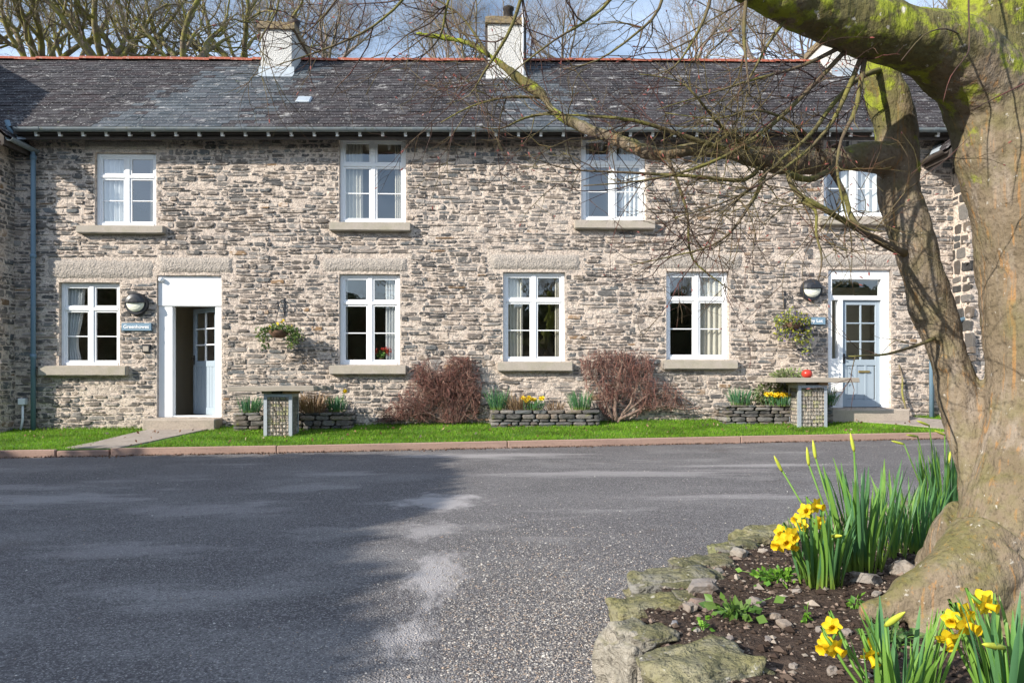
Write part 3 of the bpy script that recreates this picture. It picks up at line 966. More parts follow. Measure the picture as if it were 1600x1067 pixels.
curtain(5, 1, .24, 'pale curtain in the ground floor window with red flowers', 'sheer')
curtain(5, -1, .07, 'narrow pale curtain strip at left jamb of the red flower window', 'sheer')
curtain(6, -1, .30, 'cream curtain at left of the ground floor window between the two dry climbers', 'curtain')
curtain(6, 1, .12, 'narrow cream curtain at right of the ground floor window between the dry climbers', 'curtain')
curtain(7, 1, .46, 'sunlit cream pleated curtain in the ground floor window beside the hanging basket of trailing ivy', 'curtain')

# ---- wings at both ends, standing half a metre forward
def wing(sgn, u_in, seed, label):
    w = props(empty('cottage_wing', H2W(u_in, 0, 0), HA), label, 'house')
    PJ = -.47                                  # front plane in front of the terrace
    WD = 5.2
    b = MB()
    x0, x1 = (u_in - WD, u_in) if sgn < 0 else (u_in, u_in + WD)
    ez = EZ + zu(u_in) + .03
    rz_ = RZ + zu(u_in) + .05
    xm = (x0 + x1) / 2
    T = lambda u, v, z: (u - u_in, v, z)
    fr = [T(x0, PJ, -.4), T(x1, PJ, -.4), T(x1, PJ, ez), T(xm, PJ, rz_ - .12), T(x0, PJ, ez)]
    bk = [(x, 6.0, z) for x, y, z in fr]
    b.add(fr + bk, [(0, 1, 2, 3, 4), (9, 8, 7, 6, 5), (0, 5, 6, 1), (1, 6, 7, 2), (4, 9, 5, 0)])
    wl = b.obj('wall', mt['mortar'], w)
    # inner side face seen from the courtyard
    if sgn < 0: pl = lambda u, v, z: (v * -1.0 + .0, u, z)
    else: pl = lambda u, v, z: (v, u, z)
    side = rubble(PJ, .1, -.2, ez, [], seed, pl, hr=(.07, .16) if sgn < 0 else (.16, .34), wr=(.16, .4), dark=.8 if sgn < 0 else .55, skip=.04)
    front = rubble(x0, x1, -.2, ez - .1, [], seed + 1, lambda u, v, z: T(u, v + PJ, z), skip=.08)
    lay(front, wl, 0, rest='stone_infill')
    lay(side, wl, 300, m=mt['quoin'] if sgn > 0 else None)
    # roof: two slopes, slates on the courtyard side
    ov = .34 if sgn < 0 else .58
    pr = Vector((1, 0, 0)) if sgn < 0 else Vector((-1, 0, 0))     # courtyard direction
    half = WD / 2 + ov
    rise = (rz_ - ez) / (WD / 2)
    up = Vector((-pr.x, 0, rise)).normalized()
    nr = Vector((pr.x * rise, 0, 1)).normalized()
    SL2 = half * math.sqrt(1 + rise * rise)
    y0, y1 = PJ - .28, 5.6
    eo = Vector((pr.x * ov, y0, ez - ov * rise + .05))
    b = MB()
    A = [eo, eo + Vector((0, y1 - y0, 0)), eo + Vector((0, y1 - y0, 0)) + up * SL2, eo + up * SL2]
    A = [p - nr * .03 for p in A]
    C = [Vector((2 * (xm - u_in) - p.x, p.y, p.z)) for p in A]
    dn = Vector((0, 0, -.14))
    for Q in (A, C):
        b.add(Q + [p + dn for p in Q], [(0, 1, 2, 3), (7, 6, 5, 4), (0, 4, 5, 1), (3, 7, 4, 0), (1, 5, 6, 2)])
    rf = b.obj('roof', mt['wood_dark'], w)
    ax = Vector((0, 1, 0)) if sgn > 0 else Vector((0, 1, 0))
    def fr_(u, s): return eo + Vector((0, u, 0)) + up * s, Vector((0, 1, 0)), up, nr
    ss = slates(fr_, y1 - y0, SL2, seed, wash=False)
    lay_slates(ss, rf, 0)
    # other slope: same courses mirrored
    b2 = MB()
    for u, s, v_, f_, c in ss: b2.add([(2 * (xm - u_in) - p[0], p[1], p[2]) for p in v_], [f[::-1] for f in f_], c)
    b2.obj('slate_courses', mt['slate'], rf, cols=True)['kind'] = 'stuff'
    y = y0
    while y < y1:
        ob('ridge_tile', tile_me, rf, loc=(xm - u_in, y, rz_ + .06), rot=(0, 0, math.pi / 2)); y += .462
    v_, f_ = halfpipe(None, None, 1.0, .062)
    ob('gutter', mk_mesh('gutter', v_, f_, mt['gutter'] if sgn < 0 else mt['wood_dark']), w, loc=(pr.x * (ov + .05), y0 + .02, eo.z - .03), rot=(0, 0, math.pi / 2))
    MB().box(-.02 + pr.x * (ov - .12), .02 + pr.x * (ov - .12), y0 + .1, .3, eo.z - .14, eo.z - .02).obj('fascia', mt['wood_dark'], w)
    # lead valley where the two roofs meet
    b = MB()
    n = 16
    pts = []
    for k in range(n + 1):
        t = -.02 + 3.0 * k / n
        cu = u_in + pr.x * (ov) - pr.x * t
        pts.append(Vector((cu - u_in, EV + t * rise / .84, eo.z + rise * t + .05)))
    wv = Vector((.075, .075 * (1 if sgn < 0 else -1), .03))
    vs_ = []
    for p in pts: vs_ += [p - wv, p + wv]
    b.add(vs_, [(2 * k, 2 * k + 1, 2 * k + 3, 2 * k + 2) for k in range(n)])
    b.obj('valley_lead', mt['lead'], rf)
    return w
wing(-1, WL, 31, 'shaded rubble stone wing adjoining the terrace behind the blue downpipe')
wing(1, WR, 47, 'stone wing with dark quoins adjoining the terrace behind the big tree trunk')

# ---- downpipes and other wall fittings
def hloc(u, v, z): return H2W(u, v, z)
def fit(o, label, cat, group=None):
    o.location = house.location; o.rotation_euler = (0, 0, HA)
    return props(o, label, cat, group)
def dpipe(pts, label, r=.042):
    b = MB().tube(pts, r, 12)
    o = fit(b.obj('downpipe', mt['pipe'], smooth=True), label, 'pipe')
    return o
x0 = pu(57)
zt_ = on_wall(57, 240)[1]
o = dpipe([(pu(36), -.42, on_wall(36, 206)[1] + .05), (pu(38), -.40, on_wall(38, 215)[1]), (pu(45), -.25, on_wall(45, 228)[1]), (x0 - .01, -.1, on_wall(54, 238)[1]), (x0, -.09, zt_ - .1), (x0, -.09, on_wall(55, 450)[1]), (x0, -.09, .12)],
      'blue grey cast downpipe in the shaded corner beside the open door cottage')
for py in (252, 405, 560): MB().lathe([(.043, 0), (.052, .005), (.052, .07), (.043, .075)], 12, (x0, -.09, on_wall(57, py)[1])).obj('collar', mt['pipe'], o, smooth=True)
x1 = pu(1451)
o = dpipe([(WR + .02, -.3, on_wall(1484, 500)[1]), (x1 + .12, -.12, on_wall(1460, 512)[1]), (x1, -.09, on_wall(1451, 520)[1]), (x1, -.09, .25)], 'blue grey downpipe on the wall beyond the panelled blue door')
for py in (532,): MB().lathe([(.043, 0), (.052, .005), (.052, .07), (.043, .075)], 12, (x1, -.09, on_wall(1451, py)[1])).obj('collar', mt['pipe'], o, smooth=True)
b = MB(); xv = pu(39)
b.tube([(xv, -.06, on_wall(39, 630)[1]), (xv, -.06, on_wall(39, 655)[1]), (xv - .03, -.08, on_wall(39, 674)[1])], .022, 8)
o = fit(b.obj('waste_pipe', mt['white'], smooth=True), 'short white waste pipe with square box low in the corner', 'pipe')
MB().box(xv - .06, xv + .06, -.11, -.01, on_wall(39, 632)[1], on_wall(39, 622)[1], .006).obj('box', mt['white'], o)
b = MB().box(pu(223), pu(236), -.04, .01, on_wall(230, 551)[1], on_wall(230, 538)[1], .008)
o = fit(b.obj('key_safe', mt['black']), 'small dark key box on the wall under the Greenhowes sign', 'box')
MB().box(pu(225), pu(234), -.047, -.038, on_wall(230, 549)[1], on_wall(230, 541)[1], .003).obj('cover', mt['sill'], o)

def wall_lamp(px, py, label):
    u, z = on_wall(px, py, -.05)
    e = fit(empty('wall_lamp'), label, 'lamp')
    r = .205
    MB().lathe([(r, .02), (r, -.05), (r * .93, -.085)], 28, (u, 0, z), axis='y').obj('housing', mt['black'], e, smooth=False)
    # hood covers the upper half, opal diffuser below
    def half(sg, prof, nm, m):
        vs_, fs_ = [], []
        n = 16
        for rr, y in prof:
            for k in range(n + 1):
                a_ = math.pi * k / n
                vs_.append((u + rr * math.cos(a_), y, z + sg * rr * math.sin(a_) + (.02 if sg > 0 else .015)))
        for i in range(len(prof) - 1):
            for k in range(n):
                q = i * (n + 1) + k
                fs_.append((q, q + 1, q + n + 2, q + n + 1))
        fs_.append(tuple((len(prof) - 1) * (n + 1) + k for k in range(n + 1)))
        ob(nm, mk_mesh(nm, vs_, fs_, m, smooth=False), e)
    half(1, [(r * .9, -.08), (r * .86, -.12), (r * .7, -.16), (r * .4, -.185), (.01, -.19)], 'hood', mt['black'])
    half(-1, [(r * .78, -.085), (r * .74, -.105), (r * .6, -.13), (r * .35, -.145), (.01, -.15)], 'diffuser', mt['opal'])
    return e
wall_lamp(213, 475, 'round black bulkhead lamp on the wall above the Greenhowes sign')
wall_lamp(1268, 453, 'round black bulkhead lamp on the wall beside the panelled blue door')

def sign(box, text, label, size):
    u0, u1, z0, z1 = wrect(box)
    b = MB().box(u0, u1, -.05, .0, z0, z1, .004)
    o = fit(b.obj('name_sign', mt['sign']), label, 'sign')
    cu = bpy.data.curves.new('lettering', 'FONT')
    cu.body = text; cu.size = size; cu.align_x = 'CENTER'; cu.align_y = 'CENTER'; cu.extrude = .002; cu.offset = .0016
    t = bpy.data.objects.new('lettering', cu); COL.objects.link(t)
    dg = bpy.context.evaluated_depsgraph_get()
    me = bpy.data.meshes.new_from_object(t.evaluated_get(dg))
    bpy.data.objects.remove(t)
    me.materials.clear(); me.materials.append(mt['letter'])
    l = ob('lettering', me, o, loc=((u0 + u1) / 2, -.053, (z0 + z1) / 2), rot=(math.pi / 2, 0, 0))
sign((192, 505, 238, 517), 'Greenhowes', 'blue name sign lettered Greenhowes beside the open door', .088)
sign((1252, 496, 1288, 507.5), 'Selby Lot', 'blue name sign half behind the hanging basket of trailing ivy', .088)

# ------------------------------------------------------------------ vegetation helpers
mt['grass'] = material('grass_blade', attr=True, rough=.7, spec=.2)
mt['leaf'] = material('leaf', attr=True, rough=.5, spec=.35)
for k_ in ('grass', 'leaf'):
    nt_ = mt[k_].node_tree
    bs_ = nt_.nodes['Principled BSDF']
    tl = nt_.nodes.new('ShaderNodeBsdfTranslucent'); ms = nt_.nodes.new('ShaderNodeMixShader'); ms.inputs[0].default_value = .35
    at_ = [n for n in nt_.nodes if n.type == 'ATTRIBUTE'][0]
    nt_.links.new(at_.outputs['Color'], tl.inputs[0]); nt_.links.new(bs_.outputs[0], ms.inputs[1]); nt_.links.new(tl.outputs[0], ms.inputs[2])
    nt_.links.new(ms.outputs[0], [n for n in nt_.nodes if n.type == 'OUTPUT_MATERIAL'][0].inputs[0])
mt['bark_moss'] = material('mossy_bark', (.15, .115, .085), .95, [N(5, .4, .65, (.30, .25, .19), .8), N(3.2, .42, .60, (.27, .26, .05), .85, detail=6), N(30, .5, .7, (.07, .055, .04), .6)], [('noise', 20, .8, .03)])
mt['twig_far'] = material('far_twigs', (.22, .175, .15), .9, [N(.8, .45, .65, (.19, .18, .09), .6)])
def leaf_cloud(pts, size, colf, r, name, m, droop=0.0, aspect=.55):
    """small diamond leaves at the given points, one mesh"""
    n = len(pts)
    pts = np.asarray(pts, dtype=np.float64)
    rs = np.random.RandomState(r)
    d = rs.normal(size=(n, 3)); d[:, 2] -= droop; d /= np.linalg.norm(d, axis=1)[:, None]
    e = np.cross(d, rs.normal(size=(n, 3))); e /= np.linalg.norm(e, axis=1)[:, None] + 1e-9
    nn = np.cross(d, e)
    s = size * rs.uniform(.6, 1.25, size=(n, 1))
    v = np.stack([pts - d * s, pts + e * s * aspect + nn * s * .15, pts + d * s, pts - e * s * aspect + nn * s * .15], axis=1).reshape(-1, 3)
    f = np.arange(n * 4).reshape(-1, 4)
    cols = np.array([colf(rs) for _ in range(n)])
    return mk_mesh(name, v, f, m, np.repeat(cols, 4, axis=0))
def pick(*cs):
    def f(rs):
        c = np.array(cs[rs.randint(len(cs))])
        return c * rs.uniform(.75, 1.25)
    return f

def grow(b_limb, b_twig, p, d, length, r0, level, maxlev, rr, up=.10, wig=.22, kids=(4, 7), sides=(8, 6, 5, 4, 3, 3), spread=(25, 65), thin=3, taper=.35):
    """recursive bare branch"""
    seg = max(3, min(9, int(length / (.45 if level < 2 else .22))))
    pts, rad = [p.copy()], [r0]
    dirs = [d.copy()]
    for i in range(seg):
        d = (d + Vector((rr.gauss(0, wig), rr.gauss(0, wig), rr.gauss(0, wig) + up))).normalized()
        p = p + d * (length / seg)
        pts.append(p.copy()); dirs.append(d.copy())
        rad.append(r0 * (1 - (1 - taper) * (i + 1) / seg))
    (b_limb if level < thin else b_twig).tube(pts, rad, sides[min(level, 5)], cap=False)
    if level >= maxlev: return
    n = rr.randint(*kids)
    for k in range(n):
        t = .22 + .78 * (k + rr.random()) / n
        i = min(seg - 1, int(t * seg))
        q = pts[i].lerp(pts[i + 1], t * seg - i)
        ax = dirs[i].orthogonal().normalized()
        ax.rotate(Matrix.Rotation(rr.uniform(0, 6.283), 3, dirs[i]))
        nd = dirs[i].copy()
        nd.rotate(Matrix.Rotation(R(rr.uniform(*spread)), 3, ax))
        rc = rad[i] * rr.uniform(.42, .68)
        grow(b_limb, b_twig, q, nd, length * rr.uniform(.42, .72), rc, level + 1, maxlev, rr, up, wig, kids, sides, spread, thin, taper)

def bare_tree(seed, fork_h, limbs, limb_len, r_tr, maxlev, kids, name, tilt=(18, 60), thin=3, mbark='bark_moss', wig=.2):
    rr = random.Random(seed)
    bl, bt = MB(), MB()
    bend = Vector((rr.uniform(-.3, .3), rr.uniform(-.3, .3), 0))
    pts = [Vector((0, 0, -9)), Vector((0, 0, -3)), Vector((0, 0, fork_h * .35)) + bend * .6, Vector((0, 0, fork_h * .75)) + bend * .9, Vector((0, 0, fork_h)) + bend]
    bl.tube(pts, [r_tr * 1.6, r_tr * 1.3, r_tr * 1.05, r_tr * .95, r_tr * .85], 10, cap=False)
    top = pts[-1]
    for k in range(limbs):
        a = 2 * math.pi * (k + rr.uniform(-.25, .25)) / limbs
        t = R(rr.uniform(*tilt))
        d = Vector((math.cos(a) * math.sin(t), math.sin(a) * math.sin(t), math.cos(t)))
        grow(bl, bt, top - Vector((0, 0, rr.uniform(0, .5))), d, limb_len * rr.uniform(.8, 1.2), r_tr * rr.uniform(.42, .6), 1, maxlev, rr, kids=kids, thin=thin, wig=wig)
    e = empty(name)
    bl.obj('trunk', mt[mbark], e, smooth=True)
    bt.obj('crown', mt['twig_far'], e)
    return e
TREE_A = bare_tree(3, 5.2, 5, 4.2, .26, 5, (4, 6), 'bare_tree', thin=4)
TREE_B = bare_tree(8, 5.6, 6, 3.9, .24, 5, (4, 6), 'bare_tree', tilt=(25, 72), thin=4)
TREE_C = bare_tree(14, 5.4, 6, 3.6, .15, 5, (5, 7), 'bare_tree', tilt=(8, 45), wig=.14, mbark='twig_far')
BARE = [TREE_A, TREE_B, TREE_C]
used_b = [False] * 3
def put_tree(k, px, Y, fork_py, scl, rz, label, group):
    """tree whose fork shows at the given pixel, its foot on the hillside"""
    fk = P(px, fork_py, Y)
    foot = land_z(fk.x, Y)
    base = (5.2, 5.6, 5.4)[k]
    s = scl
    t = BARE[k]
    o = t if not used_b[k] else dup(t)
    used_b[k] = True
    # the long trunk reaches down into the slope
    o.location = (fk.x, Y, fk.z - base * s)
    o.rotation_euler = (0, 0, rz)
    o.scale = (s, s, s)
    props(o, label, 'tree', group)
GA, GC = 'bare mossy trees behind the roof', 'fine twigged bare trees behind the roof'
LA, LC = 'bare tree with thick mossy limbs spreading behind the slate roof', 'bare tree with thin grey twigs far behind the slate roof'
for k, px, Y, py, s, rz in [(0, 168, 25, 104, 1.0, .3), (1, 226, 26.5, 112, .95, 1.9), (0, 284, 24.5, 108, .9, 4.0), (1, 40, 25.5, 100, 1.05, 5.1), (1, 372, 28, 120, 1.0, 3.3), (0, -90, 26, 110, 1.0, 2.2), (0, 110, 33, 120, 1.0, 1.2)]:
    put_tree(k, px, Y, py, s, rz, LA, GA)
for px, Y, py, s, rz in [(520, 34, 118, 1.1, 0), (735, 35, 108, 1.15, 2.2), (690, 44, 122, 1.1, 3.1), (880, 40, 120, 1.1, 4.2), (1090, 38, 112, 1.1, .7), (1180, 36, 108, 1.1, 2.7), (1260, 40, 112, 1.1, 3.6), (450, 38, 110, 1.2, 4.8), (1400, 38, 110, 1.1, 1.4), (1520, 36, 110, 1.1, 5.5)]:
    put_tree(2, px, Y, py, s, rz, LC, GC)

# evergreens round the yard, outside the frame: they shade the tarmac and show in the window glass
mt['bark'] = material('dark_bark', (.07, .05, .04), .95, [N(8, .4, .7, (.11, .085, .065), .7)])
def evergreen(seed, h, rad, n, name='yew_tree'):
    rs = np.random.RandomState(seed)
    pts = []
    while len(pts) < n:
        c = rs.uniform(-1, 1, 3)
        t = (c[2] + 1) / 2
        prof = (.35 + .65 * math.sin(min(1, t * 1.5 + .1) * 2.0)) if t < .85 else .75 * (1 - t) / .15 * .9 + .1
        lim = rad * prof * (1 + .28 * nz(c[0] * 2 + seed, c[1] * 2, c[2] * 3))
        q = np.array([c[0] * rad, c[1] * rad, t * h])
        rr_ = math.hypot(q[0], q[1])
        if rr_ < lim and (rr_ > lim * .55 or rs.rand() < .35): pts.append(q)
    e = empty(name)
    MB().tube([(0, 0, -.5), (.05, 0, h * .4), (0, 0, h * .9)], [.3, .2, .04], 10).obj('trunk', mt['bark'], e, smooth=True)
    ob('crown', leaf_cloud(pts, .17, pick((.03, .06, .02), (.045, .085, .025), (.02, .045, .018)), seed, 'crown', mt['leaf'], droop=.2), e)
    return e
yew = evergreen(5, 6.0, 1.9, 9000)
first = True
Gy = 'dense evergreen trees along the yard beside the parking area'
spots = [(-13.2, 1.0, 1.0), (-13.0, -.6, 1.0), (-13.3, -2.0, 1.04), (-13.0, -3.4, .97), (-13.1, -4.6, 1.0), (-13.1, -6.0, 1.02), (-13.0, -7.4, .98), (-13.1, -9.0, 1.0), (-16.2, 1.0, 1.0), (-19.2, 1.1, 1.0), (-22.5, 1.2, 1.03), (-16.8, -2.5, 1.0), (-17.0, -6, 1.05), (-20.5, -3, 1.0), (-25.5, 2.2, 1.0)]
for i, (x, y, s) in enumerate([(a + 2.5, c + 2.3, d) for a, c, d in spots]):
    o = yew if first else dup(yew)
    first = False
    o.location = (x, y, road_z(x) - .05); o.rotation_euler = (0, 0, i * 1.7); o.scale = (s, s, s)
    props(o, 'dense dark evergreen tree standing beside the tarmac yard', 'tree', Gy)
for i, (x, y, s) in enumerate([(-9, -19, 1.15), (-3.5, -21, 1.2), (2, -20, 1.0), (7, -22, 1.3), (12.5, -20, 1.2), (18, -22, 1.3), (24, -20, 1.3), (30, -21, 1.4)]):
    o = dup(yew); o.location = (x, y, -.1); o.rotation_euler = (0, 0, i * 2.3 + .5); o.scale = (s * 1.4, s * 1.4, s)
    props(o, 'dense dark evergreen tree on the far edge of the yard facing the cottages', 'tree', 'evergreens facing the cottages')
for i, (x, y, s) in enumerate([(-4, -24, 1.0), (5, -25, 1.1), (14, -24, 1.0)]):
    o = dup(TREE_A); o.location = (x, y, -.3); o.rotation_euler = (0, 0, i * 2.1); o.scale = (s, s, s)
    props(o, 'bare mossy tree on the far edge of the yard facing the cottages', 'tree', 'bare trees facing the cottages')

# ------------------------------------------------------------------ grass on the lawn
def grass_mesh(n, seed):
    rs = np.random.RandomState(seed)
    V, C = [], []
    xs = rs.uniform(-10.5, 10.5, n); ts = rs.uniform(0, 1, n)
    for x, t in zip(xs, ts):
        y0, y1 = kerb_y(x) + .09, wall_y(x) - .01
        y = y0 + (y1 - y0) * t
        if any(in_poly(x, y, q) for q in PATHPOLY): continue
        z = lawn_z(x, y) - .004
        h = rs.uniform(.018, .05) * (1.5 if (t > .93 or t < .03) else 1)
        a = rs.uniform(0, 6.28); w = rs.uniform(.004, .008)
        lx, ly = rs.normal(0, .4 * h, 2)
        dx, dy = math.cos(a) * w, math.sin(a) * w
        V += [(x - dx, y - dy, z), (x + dx, y + dy, z), (x + lx, y + ly, z + h)]
        k = .82 + .5 * nz(x * 1.3, y * 2.5) + rs.uniform(-.2, .25)
        c = (.17, .335, .022) if rs.rand() < .9 else (.28, .28, .09)
        C += [[q * k for q in c]] * 3
    return mk_mesh('grass', V, np.arange(len(V)).reshape(-1, 3), mt['grass'], C)
rs = np.random.RandomState(17)
pts = []
for _ in range(170):
    x = rs.uniform(-9, 8.5); y = kerb_y(x) + .15 + rs.rand() * (wall_y(x) - kerb_y(x) - .5)
    pts.append((x, y, lawn_z(x, y) + .045))
props(ob('fallen_leaves', leaf_cloud(pts, .03, pick((.25, .13, .07), (.33, .22, .13), (.18, .09, .05), (.42, .34, .24)), 6, 'fallen_leaves', mt['leaf'])), 'brown fallen leaves scattered over the lawn strip', 'leaves', kind='stuff')
g = props(ob('grass', grass_mesh(95000, 2)), 'short bright green grass of the lawn strip', 'grass', kind='stuff')
# fallen leaves and litter along the kerb and on the grass
rs = np.random.RandomState(7)
pts = []
for _ in range(2600):
    x = rs.uniform(-8, 8); y = kerb_y(x) - abs(rs.normal(0, .05 + .06 * (nz(x * 1.3, 2) > .1))) - .005
    pts.append((x, y, road_z(x) + .006 + rs.uniform(0, .012)))
props(ob('leaf_litter', leaf_cloud(pts, .016, pick((.12, .06, .035), (.2, .12, .08), (.07, .04, .03), (.25, .19, .14)), 4, 'leaf_litter', mt['leaf'])), 'brown leaf litter lying along the foot of the kerb', 'leaves', kind='stuff')

# ------------------------------------------------------------------ gabion tables on the lawn
mt['galv'] = material('galvanised_steel', (.45, .49, .54), .5, [N(10, .4, .7, (.35, .38, .42), .5)], spec=.5, metallic=.4)
mt['wire'] = material('wire_mesh', (.16, .15, .14), .5, metallic=.4, spec=.5)
mt['slab'] = material('weathered_plank', (.33, .29, .24), .85, [N(4, .4, .7, (.24, .21, .18), .8, stretch=(.25, 1, 1)), N(12, .55, .7, (.42, .38, .32), .6, stretch=(.2, 1, 1))], [('noise', 16, .5, .008, (.2, 1, 1))])
mt['fill'] = material('pale_fill_stone', attr=True, rough=.9, layers=[N(40, .5, .7, (.3, .26, .2), .5)], bump=[('noise', 30, .6, .01)])
mt['block'] = material('timber_block', (.36, .22, .13), .85, [N(6, .4, .7, (.27, .16, .1), .7, stretch=(.3, 1, 2))])
def rock_bm(r, sx, sy, sz, sub=2, sq=.65, amp=.18, fr=1.6):
    bm = bmesh.new()
    bmesh.ops.create_icosphere(bm, subdivisions=sub, radius=1)
    off = Vector((r.uniform(0, 90), r.uniform(0, 90), r.uniform(0, 90)))
    for q in bm.verts:
        c = q.co.copy()
        d = 1 + amp * noise.noise(c * fr + off) + amp * .5 * noise.noise(c * fr * 2.7 + off)
        c = Vector([math.copysign(abs(x) ** sq, x) for x in c]) * d
        q.co = Vector((c.x * sx, c.y * sy, c.z * sz))
    return bm
def gabion_table(px0, px1, py_base, label, slab_px, py_top, lean):
    r = random.Random(int(px0))
    pb = lawn_pt((px0 + px1) / 2, py_base); pb.z -= .028
    Y = pb.y
    w = (px1 - px0) / F * Y
    dep = .42
    t = empty('gabion_table', tuple(pb), HA)
    ztop = EYE - (py_top - HY) / F * (Y + .1) - pb.z
    hb = ztop - .13
    x0, x1 = -w / 2, w / 2
    for (a, c) in ((x0, 0), (x1, 0), (x0, dep), (x1, dep)):
        sx = 1 if a < 0 else -1; sy = 1 if c == 0 else -1
        b = MB()
        b.box(min(a, a + sx * .055), max(a, a + sx * .055), min(c, c + sy * .006), max(c, c + sy * .006), -.05, hb)
        b.box(min(a, a + sx * .006), max(a, a + sx * .006), min(c + sy * .006, c + sy * .055), max(c + sy * .006, c + sy * .055), -.05, hb)
        b.obj('corner_post', mt['galv'], t)
    b = MB()
    for c in (-.003, dep - .003): b.box(x0 + .056, x1 - .056, c, c + .006, hb - .05, hb - .001)
    for a in (x0 - .003, x1 - .003): b.box(a, a + .006, .056, dep - .056, hb - .05, hb - .001)
    b.obj('top_rail', mt['galv'], t)
    b = MB()
    st = .052
    k = x0 + .055
    while k < x1 - .05:
        for c in (.010, dep - .010): b.tube([(k, c, -.03), (k, c, hb)], .005, 4, cap=False)
        k += st
    k = .06
    while k < dep - .05:
        for a in (x0 + .010, x1 - .010): b.tube([(a, k, -.03), (a, k, hb)], .005, 4, cap=False)
        k += st
    z = .03
    while z < hb - .05:
        for c in (.014, dep - .014): b.tube([(x0 + .01, c, z), (x1 - .01, c, z)], .005, 4, cap=False)
        for a in (x0 + .014, x1 - .014): b.tube([(a, .01, z), (a, dep - .01, z)], .005, 4, cap=False)
        z += st * 1.25
    b.obj('wire_mesh', mt['wire'], t)
    b = MB()
    z = -.05
    while z < hb - .03:
        hh = r.uniform(.05, .09)
        for face in range(4):
            u = x0 + .03 if face < 2 else .03
            end = x1 - .03 if face < 2 else dep - .03
            while u < end:
                wd = min(r.uniform(.08, .17), end - u + .02)
                c = (u + wd / 2)
                pos = {0: (c, .075), 1: (c, dep - .075), 2: (x0 + .075, c), 3: (x1 - .075, c)}[face]
                sx, sy = (wd * .48, .05) if face < 2 else (.05, wd * .48)
                col = r.choice([(.60, .53, .44), (.55, .46, .38), (.48, .43, .37), (.64, .57, .48), (.50, .48, .28)])
                if pos[0] > x0 + .02 and pos[0] < x1 - .02: b.bm(rock_bm(r, sx * 1.05, sy, hh * .53, 1, .4, .06), col, Matrix.Translation((pos[0], pos[1], z + hh / 2)))
                u += wd
        z += hh * .92
    b.box(x0 + .1, x1 - .1, .1, dep - .1, -.05, hb - .04, col=(.3, .26, .22))
    b.obj('stone_fill', mt['fill'], t, smooth=False, cols=True)['kind'] = 'stuff'
    for a, m in ((x0 - .03, 'slab'), (x0 + w * .7, 'block'), (x0 + w * .3, 'wood_dark')):
        MB().box(a, a + .16, -.02, dep + .02, hb + .001, hb + .045, .004).obj('bearer', mt[m], t)
    s0, s1 = (slab_px[0] - CX) / F * Y - pb.x, (slab_px[1] - CX) / F * Y - pb.x
    for j, (y0, y1, e0, e1) in enumerate(((-.16, .10, 0, .0), (.106, .37, .02, .08), (.376, .63, -.03, .15))):
        bm = bmesh.new(); bmesh.ops.create_cube(bm, size=1)
        bmesh.ops.subdivide_edges(bm, edges=[e for e in bm.edges if abs(e.verts[0].co.x - e.verts[1].co.x) > .5], cuts=10)
        for q in bm.verts:
            c = q.co
            x = s0 + e0 + (c.x + .5) * (s1 + e1 - s0 - e0)
            q.co = Vector((x + (.02 * nz(c.y * 3, c.z * 2, j) if abs(c.x) > .49 else 0), y0 + (c.y + .5) * (y1 - y0) + .012 * nz(x * 3, c.y, j), hb + .047 + (c.z + .5) * .082 + lean * x + .004 * nz(x * 4, j)))
        bmesh.ops.bevel(bm, geom=[e for e in bm.edges if e.calc_face_angle(0) > 1], offset=.006, segments=1, affect='EDGES')
        MB().bm(bm).obj('top_plank', mt['slab'], t)
    return props(t, label, 'table'), pb, hb + .129
gabion_table(412, 456, 682, 'stone filled wire gabion table with plank top beside the open door planter', (362, 494), 603, .008)
gt, gp, gh = gabion_table(1247, 1293, 668, 'stone filled wire gabion table carrying a red ornament', (1205, 1337), 590, 0)
mt['red'] = material('red_glaze', (.45, .035, .02), .35, spec=.5)
b = MB().lathe([(.02, 0), (.075, .02), (.095, .07), (.08, .12), (.04, .145), (.015, .14)], 18)
o = props(b.obj('ornament', mt['red'], smooth=True, loc=(gp.x - .02, gp.y + .2, gp.z + gh - .003)), 'round red apple shaped ornament standing on the gabion table', 'ornament')
MB().tube([(0, 0, .135), (.012, 0, .175)], [.008, .005], 6).obj('stalk', mt['wood_dark'], o)

